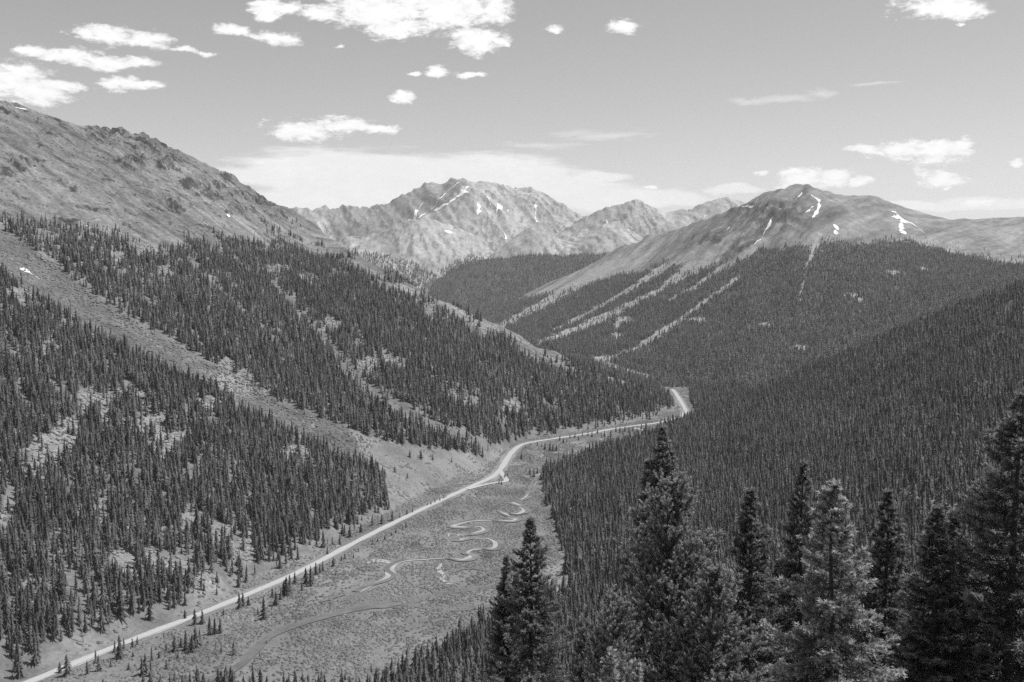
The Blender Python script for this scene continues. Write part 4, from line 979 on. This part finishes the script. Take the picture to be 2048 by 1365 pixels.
# valley and roadside trees that can be counted one by one: base px, base py, height in picture units
ROADSIDE = [(140, 1345, 20), (230, 1305, 26), (40, 1355, 60), (205, 1262, 48), (300, 1240, 42), (175, 1350, 30), (198, 1342, 34), (192, 1328, 30), (120, 1346, 24), (135, 1352, 46), (222, 1334, 20), (248, 1297, 24), (265, 1297, 22), (275, 1290, 18), (240, 1318, 50), (266, 1314, 14), (258, 1340, 16),
            (285, 1352, 40), (292, 1350, 46), (302, 1353, 34), (304, 1322, 32), (318, 1317, 16), (333, 1338, 20), (356, 1318, 14), (350, 1304, 36), (372, 1302, 44), (385, 1305, 40), (392, 1298, 46), (400, 1294, 38), (362, 1296, 22), (333, 1300, 16), (390, 1250, 34), (405, 1248, 30),
            (420, 1270, 40), (430, 1268, 36), (441, 1266, 32), (447, 1232, 16), (370, 1238, 20), (443, 1306, 16), (468, 1310, 30), (432, 1290, 10), (479, 1218, 34), (486, 1214, 30), (497, 1212, 20), (528, 1240, 50), (516, 1230, 16), (545, 1196, 22), (552, 1212, 30), (562, 1200, 26), (573, 1192, 40), (568, 1190, 30),
            (580, 1184, 36), (604, 1182, 20), (590, 1168, 26), (612, 1168, 34), (622, 1172, 42), (626, 1168, 22), (632, 1150, 26), (640, 1146, 20), (646, 1143, 22), (667, 1134, 20), (683, 1122, 12), (690, 1118, 12), (707, 1118, 12), (717, 1104, 10),
            (745, 1090, 14), (756, 1084, 10), (770, 1080, 12), (783, 1072, 10), (792, 1066, 12), (806, 1060, 10), (812, 1056, 14), (840, 1044, 7), (655, 1108, 16), (680, 1090, 22), (665, 1090, 18), (700, 1075, 24), (722, 1066, 20), (745, 1052, 24), (764, 1048, 20), (785, 1042, 22), (800, 1036, 12), (814, 1030, 12), (825, 1026, 9),
            (855, 1012, 7), (862, 1010, 8), (870, 1006, 9), (880, 1002, 9), (888, 998, 10), (892, 996, 8), (940, 998, 6), (952, 990, 7), (998, 968, 12), (1003, 970, 9), (1010, 956, 10), (1015, 953, 7), (1043, 919, 14), (1060, 921, 9), (1090, 900, 16), (1100, 902, 18), (1106, 903, 16), (1113, 903, 14), (1120, 882, 12),
            (1140, 878, 10), (1150, 876, 11), (1165, 874, 10), (1176, 873, 12), (1184, 875, 14), (1195, 868, 10), (1222, 874, 14), (1232, 865, 13), (1240, 866, 14), (1250, 864, 13), (1258, 866, 12), (1266, 864, 12), (1215, 888, 9), (1226, 886, 10), (1236, 884, 12), (1052, 945, 10), (1060, 950, 16), (1068, 955, 18), (1075, 948, 14), (1082, 960, 18), (1085, 940, 12), (1092, 935, 14),
            (685, 820, 10), (520, 1315, 12), (533, 1288, 9), (500, 1336, 8), (690, 1360, 14), (743, 1345, 18), (610, 1376, 20), (828, 1330, 16), (880, 1235, 9), (950, 1220, 8), (967, 1222, 8), (704, 1153, 6), (718, 1150, 7), (790, 945, 14), (770, 955, 18), (815, 957, 12), (752, 950, 22), (903, 925, 12), (866, 920, 14), (842, 918, 18), (820, 915, 16), (965, 915, 22), (1000, 905, 8), (1075, 893, 10), (1083, 894, 8), (1127, 887, 11), (1134, 885, 9), (1157, 881, 10), (1203, 876, 11), (1209, 874, 13), (1246, 870, 12), (1274, 863, 13), (1283, 860, 14), (1291, 858, 14), (1322, 853, 16), (1329, 851, 18), (1337, 849, 18), (1345, 847, 19), (1352, 846, 18), (1358, 842, 16), (1363, 839, 13)]
rr = np.random.default_rng(5)
for (bx, by, hp) in ROADSIDE:
    X, Y = hit(bx, by, [0, 1]) ; Z = float(sample(ZG, X, Y)); h = hp * Y / F * 1.05
    k = int(rr.choice([1, 3, 3, 5]))
    if by > 1180 and bx < 460: lab, grp = 'scattered conifer beside the road at lower left', 'scattered conifers by the lower road'
    elif bx < 860 and by > 1000: lab, grp = 'small conifer lining the straight stretch of road', 'small conifers along the straight road'
    elif bx >= 1085: lab, grp = 'small conifer by the far road beyond the bend', 'small conifers by the far road'
    elif by > 1200: lab, grp = 'lone little conifer standing in the willow flats', 'lone little conifers in the flats'
    elif bx >= 860: lab, grp = 'little conifer near the road bend', 'little conifers near the road bend'
    else: lab, grp = 'conifer at the edge of the pale fan meadow', 'conifers around the fan meadow'
    singles.append((X, Y, Z, h, k, lab, grp, rr.uniform(1.25, 1.75)))
for (X, Y, Z, h, k, lab, grp, wd) in singles:
    e = empty('conifer_tree', (X, Y, Z + CZ - 0.2), rr.uniform(0, 6.28)); e.scale = (h * wd, h * wd, h)
    tag(e, lab, 'tree', grp)
    for nm, me in (('trunk', trunk_data), ('crown', crown_data[k])):
        c = bpy.data.objects.new(nm, me); COL.objects.link(c); c.parent = e
print('single trees', len(singles))


LOGS = [((14, 1310), (27, 1325), 'pale fallen log at the lower left corner'), ((426, 1197), (436, 1206), 'pale fallen log sloping toward the road below the talus'), ((419, 1215), (433, 1217), 'fallen log lying level beside the road below the talus'),
        ((510, 1203), (520, 1207), 'short fallen log on the meadow side of the road'), ((298, 1160), (309, 1166), 'fallen log in the small clearing left of the talus'), ((538, 1166), (547, 1158), 'fallen log at the forest edge above the road'), ((396, 1170), (404, 1180), 'fallen log at the foot of the talus clearing')]
for (a, b, lab) in LOGS:
    A = hit(*a, [0, 1]); B = hit(*b, [0, 1])
    P3 = np.array([(x, y, float(sample(ZG, x, y)) + CZ + .3) for x, y in (A, ((A[0] * 2 + B[0]) / 3, (A[1] * 2 + B[1]) / 3), ((A[0] + B[0] * 2) / 3, (A[1] + B[1] * 2) / 3), B)])
    n = 6; an = np.arange(n) * 6.283 / n; T = P3[-1] - P3[0]; T /= np.linalg.norm(T); N1 = np.cross(T, (0, 0, 1)); N1 /= np.linalg.norm(N1); N2 = np.cross(T, N1)
    V = np.concatenate([p + rr_ * (np.cos(an)[:, None] * N1 + np.sin(an)[:, None] * N2) for p, rr_ in zip(P3, (.38, .33, .26, .15))])
    Fq = np.array([(k * n + i, k * n + (i + 1) % n, (k + 1) * n + (i + 1) % n, (k + 1) * n + i) for k in range(3) for i in range(n)])
    tag(mesh_obj('fallen_log', V, [Fq, np.array([list(range(n))[::-1], list(range(3 * n, 4 * n))])], MAT['dead_wood']), lab, 'log', 'fallen logs near the road')
# ---------------------------------------------------------------- willow shrubs and boulders
SHR = bpy.data.collections.new('shrub_kinds')
for k in range(4):
    r = np.random.default_rng(50 + k); V = [(0, 0, .62)]; Fc = []
    for ring, (n, q, z) in enumerate(((6, .42, .50), (8, .80, .22), (8, .95, -.12))):
        for i in range(n):
            a = 6.283 * (i + .5 * ring) / n + r.normal(0, .12); qq = q * r.uniform(.72, 1.2)
            V.append((qq * math.cos(a), qq * math.sin(a), z + r.normal(0, .09)))
    for i in range(6): Fc.append((0, 1 + i, 1 + (i + 1) % 6))
    for i in range(8):
        a, b = 7 + i, 7 + (i + 1) % 8; c = 1 + (i * 6 // 8) % 6; d = 1 + ((i + 1) * 6 // 8) % 6
        Fc.append((a, b, c))
        if d != c: Fc.append((b, d, c))
        Fc.append((a, 15 + i, b)); Fc.append((b, 15 + i, 15 + (i + 1) % 8))
    o = mesh_obj('shrub', np.array(V), np.array(Fc), MAT['shrub'], link=False); SHR.objects.link(o)
DENs = np.zeros_like(DEN)
wet = 0.12 + 0.88 * sstep(fbm(XG / 30, YG / 45, 501, 4, .6), -0.35, 0.05)
DENs = np.where(IDS == 0, wet * 0.9, DENs)
DENs = np.where((IDS == 1) & (DEN < 0.25), np.maximum(sstep(dch, 1.15, .9) * (PXG < 740) * .35 + 0.25 * sstep(nB, 0, .3) * sstep(-40 - ZG, 0, 60), 0), DENs)
keepDEN = DEN; DEN = DENs
X, Y, Z = grow([0, 1], 560, 2230, 1.9, pxhi=1420, seed=105, tall=1.5, margin=0.5); DEN = keepDEN
k = road_dist(X, Y) > 10
creek_pts = []
for lst in (CREEK, CREEK2, POOL): creek_pts.append(catmull(np.array(floor_pts(lst)), 4.0))
creek_pts = np.concatenate(creek_pts)
dmin = np.full(len(X), 1e9)
for p in creek_pts: dmin = np.minimum(dmin, np.hypot(X - p[0], Y - p[1]) - p[2] * 0.75)
k &= dmin > 0.5
X, Y, Z = X[k], Y[k], Z[k]
r = np.random.default_rng(3)
scatter_object('willow_shrubs', np.stack([X, Y, Z + CZ - .1], 1), r.uniform(0.7, 1.9, len(X)), r.uniform(0, 6.28, len(X)), r.integers(0, 4, len(X)), SHR,
               'low willow shrubs covering the valley flats and avalanche path', 'shrubs', r.uniform(0.9, 1.5, len(X)))
print('shrubs', len(X))
RCK = bpy.data.collections.new('boulder_kinds')
for k in range(3):
    r = np.random.default_rng(60 + k)
    V = np.array([(sx, sy, sz) for sx in (-1, 1) for sy in (-1, 1) for sz in (-1, 1)], float) * .5 + r.normal(0, .13, (8, 3))
    Fq = np.array([(0, 1, 3, 2), (4, 6, 7, 5), (0, 4, 5, 1), (2, 3, 7, 6), (0, 2, 6, 4), (1, 5, 7, 3)])
    o = mesh_obj('boulder', V, Fq, MAT['rock'], link=False); RCK.objects.link(o)
sp = spots(PXG, PYG, TALUS); DENr = np.where(IDS == 1, sstep(sp, 1.1, .7) * .8 + .5 * sstep(np.hypot((PXG - 480) / 75, (PYG - 762) / 34), 1.1, .6) * sstep(dch, 1.1, .8), 0)
DENr = DENr + np.where((IDS == 1) & (ZG > -40), 0.10 * sstep(nA, 0, .4), 0)
DEN = DENr; X, Y, Z = grow([1], 580, 2200, 3.4, seed=106, tall=1, margin=.5); DEN = keepDEN
r = np.random.default_rng(4)
scatter_object('talus_boulders', np.stack([X, Y, Z + CZ], 1), np.clip(r.lognormal(0.35, .45, len(X)), .4, 2.4), r.uniform(0, 6.28, len(X)), r.integers(0, 3, len(X)), RCK,
               'pale talus boulders in the openings of the left slope', 'boulders', r.uniform(.8, 1.4, len(X)))
print('boulders', len(X))

lap('foreground')
# ---------------------------------------------------------------- foreground trees
class Soup:
    def __init__(s): s.V = []; s.F = []; s.T = []; s.n = 0
    def tris(s, A, B, C, tip):
        m = len(A); v = np.stack([A, B, C], 1).reshape(-1, 3); s.V.append(v)
        s.F.append(np.arange(3 * m).reshape(-1, 3) + s.n); s.T.append(np.repeat(tip, 3)); s.n += 3 * m
    def tube(s, P, R, n=4):
        P = np.asarray(P); k = len(P); a = np.arange(n) * 2 * math.pi / n
        T = np.gradient(P, axis=0); T /= np.linalg.norm(T, axis=1)[:, None] + 1e-9
        ref = np.where(np.abs(T[:, 2:3]) > .9, np.array([[1., 0, 0]]), np.array([[0, 0, 1.]]))
        N1 = np.cross(T, ref); N1 /= np.linalg.norm(N1, axis=1)[:, None] + 1e-9; N2 = np.cross(T, N1)
        v = P[:, None] + np.asarray(R)[:, None, None] * (np.cos(a)[None, :, None] * N1[:, None] + np.sin(a)[None, :, None] * N2[:, None])
        ii = np.arange(k * n).reshape(k, n) + s.n
        q0 = ii[:-1]; q1 = ii[1:]; r0 = np.roll(q0, -1, 1); r1 = np.roll(q1, -1, 1)
        f = np.concatenate([np.stack([q0, r0, r1], -1).reshape(-1, 3), np.stack([q0, r1, q1], -1).reshape(-1, 3)])
        s.V.append(v.reshape(-1, 3)); s.F.append(f); s.T.append(np.zeros(k * n)); s.n += k * n
    def data(s, name, mat):
        o = mesh_obj(name, np.concatenate(s.V), np.concatenate(s.F), mat, attrs={'tip': np.concatenate(s.T)}, link=False)
        me = o.data; bpy.data.objects.remove(o); return me
def unit(v): return v / (np.linalg.norm(v, axis=-1, keepdims=True) + 1e-9)
def needles(S, r, P0, P1, m, ln, wd, tip0, tip1, spread=0.75):
    """short pointed sprays of needles along twigs P0 -> P1"""
    k = len(P0); D = P1 - P0; L = np.linalg.norm(D, axis=1, keepdims=True); D = D / (L + 1e-9)
    t = (np.arange(m)[None, :] + r.uniform(0, 1, (k, m))) / m
    base = P0[:, None] + D[:, None] * (L[:, None] * t[..., None])
    rnd = unit(r.normal(0, 1, (k, m, 3)))
    side = unit(rnd - (rnd * D[:, None]).sum(-1, keepdims=True) * D[:, None])
    dirn = unit(D[:, None] * 0.75 + side * spread)
    le = ln * r.uniform(.65, 1.25, (k, m, 1)) * (1.1 - .35 * t[..., None])
    wv = unit(np.cross(dirn, r.normal(0, 1, (k, m, 3)))) * wd * .5
    A = base - wv; B = base + wv; C = base + dirn * le
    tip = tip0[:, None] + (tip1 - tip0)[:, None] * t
    S.tris(A.reshape(-1, 3), B.reshape(-1, 3), C.reshape(-1, 3), tip.ravel())
def make_spruce(seed, H, Rb, dens=1.0, tops=1, gap=0.0, tuft=1.0, droop=0.0):
    """spruce of height H and crown radius Rb: trunk, boughs, needle sprays"""
    r = np.random.default_rng(seed); wood = Soup(); br = Soup(); fol = Soup()
    heads = [(0.0, 0.0, H)]
    for t in range(tops - 1):
        a = r.uniform(0, 6.28); heads.append((Rb * .22 * math.cos(a), Rb * .22 * math.sin(a), H * r.uniform(.9, .97)))
    for hi, (hx, hy, HH) in enumerate(heads):
        zz = np.linspace(-0.6 if hi == 0 else HH * .55, HH, 16)
        cx = hx * np.clip((zz - HH * .5) / (HH * .25), 0, 1) + 0.05 * np.sin(zz * .9 + seed); cyv = hy * np.clip((zz - HH * .5) / (HH * .25), 0, 1) + .05 * np.cos(zz * .7 + seed)
        wood.tube(np.stack([cx, cyv, zz], 1), np.maximum(0.016 * H * (1 - zz / HH) ** .8, .012), 7)
        z = HH * (.08 if hi == 0 else .62)
        while z < HH - .12:
            fr = 1 - z / HH
            rad = Rb * 1.1 * (fr ** .82) * (1.0 if hi == 0 else .8) * (1 + .22 * math.sin(z * 2.3 + seed) * min(1, fr * 4))
            nb = int(r.integers(4, 8))
            a0 = r.uniform(0, 6.28)
            for b in range(nb):
                if r.random() < gap + .08: continue
                a = a0 + 6.283 * b / nb + r.normal(0, .25)
                Lb = max(rad * r.uniform(.5, 1.25), .12)
                up = np.interp(fr, [0, .06, .25, .6, 1], [.75, .45, .12, -.12, -.22]) + r.normal(0, .10) - droop
                n = 7; t = np.linspace(0, 1, n)
                hor = Lb * t * math.cos(up * .6); vert = Lb * (math.sin(up) * t - .20 * np.sin(t * 2.2) * (1 - .5 * (up > .3)) + .22 * t ** 3)
                bx = np.interp(z, zz, cx); by = np.interp(z, zz, cyv)
                bend = r.normal(0, .12) * t ** 2 * Lb
                P = np.stack([bx + hor * math.cos(a) - bend * math.sin(a), by + hor * math.sin(a) + bend * math.cos(a), z + vert], 1)
                br.tube(P, .006 + .011 * Lb * (1 - t) ** 1.2, 3)
                # side twigs
                ns = max(4, int(Lb * 13 * dens))
                ts = np.sort(r.uniform(.16, 1.0, ns)) ** .85
                base = np.stack([np.interp(ts, t, P[:, i]) for i in range(3)], 1)
                tang = unit(np.stack([np.interp(ts, t, np.gradient(P[:, i])) for i in range(3)], 1))
                perp = unit(np.stack([-tang[:, 1], tang[:, 0], 0 * ts], 1))
                sg = np.where(r.random(ns) < .5, -1, 1)[:, None]
                d = unit(tang * .8 + perp * sg * r.uniform(.5, 1.1, (ns, 1)) + np.array([0, 0, 1.]) * r.normal(-.12, .3, (ns, 1)))
                lt = (Lb * .40 * (1.08 - ts) + .13)[:, None] * r.uniform(.7, 1.25, (ns, 1))
                lt = np.minimum(lt, .75)
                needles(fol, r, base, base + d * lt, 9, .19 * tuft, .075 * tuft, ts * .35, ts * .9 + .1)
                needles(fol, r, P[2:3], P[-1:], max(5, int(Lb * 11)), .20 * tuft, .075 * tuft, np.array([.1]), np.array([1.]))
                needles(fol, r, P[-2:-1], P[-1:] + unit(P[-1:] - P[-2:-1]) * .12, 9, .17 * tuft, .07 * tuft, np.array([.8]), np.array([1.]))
            z += (.25 + .22 * fr) * r.uniform(.8, 1.25) / dens ** .4
        needles(fol, r, np.array([[cx[-1], cyv[-1], HH - .5]]), np.array([[cx[-1], cyv[-1], HH + .1]]), 30, .14, .04, np.array([.6]), np.array([1.]), .5)
    return wood.data('trunk', MAT['bark']), br.data('boughs', MAT['bark']), fol
def make_pine(seed, H, Rb):
    """bushy pine: up-curving limbs ending in foxtail brushes"""
    r = np.random.default_rng(seed); wood = Soup(); br = Soup(); fol = Soup()
    zz = np.linspace(-.6, H, 16); cx = .1 * np.sin(zz * .5 + seed); cyv = .1 * np.cos(zz * .45)
    wood.tube(np.stack([cx, cyv, zz], 1), np.maximum(.017 * H * (1 - zz / H) ** .7, .03), 8)
    z = H * .12
    while z < H - .2:
        fr = 1 - z / H; rad = Rb * np.interp(fr, [0, .1, .3, .6, 1], [.16, .42, .72, 1.0, 1.0])
        for b in range(int(r.integers(3, 6))):
            a = r.uniform(0, 6.283); Lb = rad * r.uniform(.55, 1.2); n = 8; t = np.linspace(0, 1, n)
            up = np.interp(fr, [0, .15, .5, 1], [1.15, .75, .3, 0]) + r.normal(0, .15)
            bend = r.normal(0, .2) * t ** 2 * Lb
            hor = Lb * t * math.cos(up); vert = Lb * (math.sin(up) * t + .30 * t ** 2.4)
            P = np.stack([np.interp(z, zz, cx) + hor * math.cos(a) - bend * math.sin(a), np.interp(z, zz, cyv) + hor * math.sin(a) + bend * math.cos(a), z + vert], 1)
            br.tube(P, .010 + .016 * Lb * (1 - t), 4)
            ns = int(4 + Lb * 6.5); ts = r.uniform(.35, 1.0, ns)
            base = np.stack([np.interp(ts, t, P[:, i]) for i in range(3)], 1)
            tang = unit(np.stack([np.interp(ts, t, np.gradient(P[:, i])) for i in range(3)], 1))
            d = unit(tang * .6 + unit(r.normal(0, 1, (ns, 3))) * .75 + np.array([0, 0, .55]))
            lt = r.uniform(.22, .5, (ns, 1)) * (.7 + .3 * min(Lb, 1.5))
            tip = base + d * lt
            for i in range(ns): br.tube(np.stack([base[i], base[i] + d[i] * lt[i] * .5, tip[i]]), [.008, .006, .004], 3)
            needles(fol, r, base + d * lt * .25, tip + d * .05, 34, .14, .04, np.full(ns, .15), np.full(ns, 1.0), .8)
        z += r.uniform(.16, .30)
    needles(fol, r, np.array([[cx[-1], cyv[-1], H - .7]]), np.array([[cx[-1], cyv[-1], H + .1]]), 90, .13, .028, np.array([.5]), np.array([1.]), .8)
    return wood.data('trunk', MAT['bark']), br.data('boughs', MAT['bark']), fol

KINDS = {}
def kind_data(key):
    if key not in KINDS:
        k = key
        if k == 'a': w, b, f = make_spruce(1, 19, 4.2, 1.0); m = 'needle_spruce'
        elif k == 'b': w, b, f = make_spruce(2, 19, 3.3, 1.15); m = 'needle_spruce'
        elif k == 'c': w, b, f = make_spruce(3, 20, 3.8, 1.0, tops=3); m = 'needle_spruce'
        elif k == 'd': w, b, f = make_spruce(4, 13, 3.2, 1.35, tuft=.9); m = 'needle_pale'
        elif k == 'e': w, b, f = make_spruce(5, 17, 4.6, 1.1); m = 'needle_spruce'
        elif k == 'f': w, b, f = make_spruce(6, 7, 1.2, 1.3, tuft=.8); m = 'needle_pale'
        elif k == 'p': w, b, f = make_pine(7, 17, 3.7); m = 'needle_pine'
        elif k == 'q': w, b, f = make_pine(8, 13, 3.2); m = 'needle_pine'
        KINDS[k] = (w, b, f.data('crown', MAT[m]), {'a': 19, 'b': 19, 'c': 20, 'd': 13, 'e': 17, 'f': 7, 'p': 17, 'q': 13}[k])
    return KINDS[key]
FOREGROUND = [  # top px, top py, distance, kind, width factor, rotation, label
    (1062, 1036, 62, 'a', 1.0, .3, 'tall dark spruce in front of the creek bends, left of the big pine'),
    (1012, 1112, 66, 'c', .80, 1.2, 'shorter many-topped spruce just left of the tall creek-side spruce'),
    (1326, 852, 60, 'c', .95, 2.1, 'dark twin-topped spruce rising behind the big bushy pine'),
    (1342, 978, 46, 'p', 1.0, .9, 'big bushy pine with upturned foxtail boughs at centre right'),
    (1228, 1205, 40, 'q', .80, 3.3, 'low pine at bottom, left of the big bushy pine'),
    (1222, 1292, 27, 'f', .9, .2, 'pale young spruce tip at bottom under the big pine'),
    (1270, 1314, 25, 'f', .8, 1.7, 'smaller pale spruce tip right beside the first at bottom'),
    (1428, 1150, 43, 'q', 1.0, 4.0, 'bushy pine filling the gap right of the big pine'),
    (1503, 974, 55, 'b', 1.1, 5.1, 'dark spruce with one long left bough, right of the pines'),
    (1607, 921, 60, 'b', .95, .8, 'thin dark spire-like spruce behind the pale spruce'),
    (1669, 960, 37, 'd', 1.1, 2.6, 'pale sunlit spruce with layered boughs, nearest of the group'),
    (1778, 978, 60, 'b', 1.15, 3.9, 'dark slender spruce right of the pale sunlit spruce'),
    (1878, 1008, 48, 'b', 1.2, 4.6, 'left one of the dark twin spruces near the right edge'),
    (1912, 1014, 51, 'b', 1.1, 5.6, 'right one of the dark twin spruces near the right edge'),
    (2044, 776, 48, 'e', 1.15, .5, 'huge spruce at the right edge, tallest of the foreground'),
    (1560, 1118, 64, 'b', 1.2, 2.2, 'half hidden spruce between the thin spire and the long-boughed spruce'),
    (1832, 1140, 66, 'e', .8, 1.5, 'half hidden spruce behind the slender dark one'),
    (2028, 1065, 52, 'd', 1.15, 3.0, 'pale lower spruce tucked against the huge edge spruce'),
    (1720, 1130, 64, 'a', .8, .4, 'half hidden spruce behind the pale sunlit spruce'),
    (1168, 1255, 58, 'b', 1.0, 2.9, 'thin spruce top left of the low pine at bottom'),
    (1940, 1150, 64, 'a', .8, 4.2, 'half hidden spruce behind the twin spruces')]
FILL = 'half hidden spruce low in the gaps between the tall foreground spruces'
for k, (px, py, D) in enumerate([(1470, 1190, 75), (1540, 1215, 58), (1585, 1240, 70), (1630, 1260, 62), (1745, 1235, 58), (1790, 1260, 66), (1850, 1230, 60), (1100, 1240, 80), (1395, 1240, 66)]):
    FOREGROUND.append((px, py, D, 'abba'[k % 4], .75, k * 1.7, FILL))
for (px, py, D, kd, wf, rz, lab) in FOREGROUND:
    u, w = ray(px, py); X, Y = u * D, float(D); gz = float(sample(ZG, X, Y)); h = w * Y - gz
    wd_, bd, fd, H = kind_data(kd)
    e = empty('pine_tree' if kd in 'pq' else 'spruce_tree', (X, Y, gz + CZ - .1), rz)
    s = h / H; e.scale = (wf * (s * .5 + .5), wf * (s * .5 + .5), s)
    tag(e, lab, 'tree', 'tall foreground trees')
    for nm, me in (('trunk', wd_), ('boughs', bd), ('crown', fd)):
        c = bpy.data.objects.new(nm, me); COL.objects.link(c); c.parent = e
    print('fg', px, 'h=%.1f' % h)

lap('air')
# ---------------------------------------------------------------- air
def haze_box():
    x0, x1, y0, y1, z0, z1 = -9000, 9000, -60, 10800, float(ZG.min()) + CZ - 5, float(ZG.max()) + CZ + 60
    V = [(x, y, z) for x in (x0, x1) for y in (y0, y1) for z in (z0, z1)]
    Fq = [(0, 1, 3, 2), (4, 6, 7, 5), (0, 4, 5, 1), (2, 3, 7, 6), (0, 2, 6, 4), (1, 5, 7, 3)]
    m = bpy.data.materials.new('mountain_air'); m.cycles.homogeneous_volume = True; m.use_nodes = True; T = m.node_tree; T.nodes.clear()
    out = nt(T, 'ShaderNodeOutputMaterial'); pv = nt(T, 'ShaderNodeVolumePrincipled')
    pv.inputs['Density'].default_value = 2.6e-5; pv.inputs['Color'].default_value = (.95, .95, .95, 1); pv.inputs['Density Attribute'].default_value = ''
    pv.inputs['Anisotropy'].default_value = 0.0
    T.links.new(pv.outputs[0], out.inputs['Volume'])
    o = mesh_obj('haze', V, np.array(Fq), m)
    tag(o, 'thin pale haze filling the valley air', 'haze', kind='stuff')
haze_box()
print('tris', sum(len(o.data.loop_triangles) or sum(len(p.vertices) - 2 for p in o.data.polygons) for o in COL.objects if o.type == 'MESH' and o.name.split('.')[0] in ('crown', 'boughs') and len(o.data.polygons) > 2000))
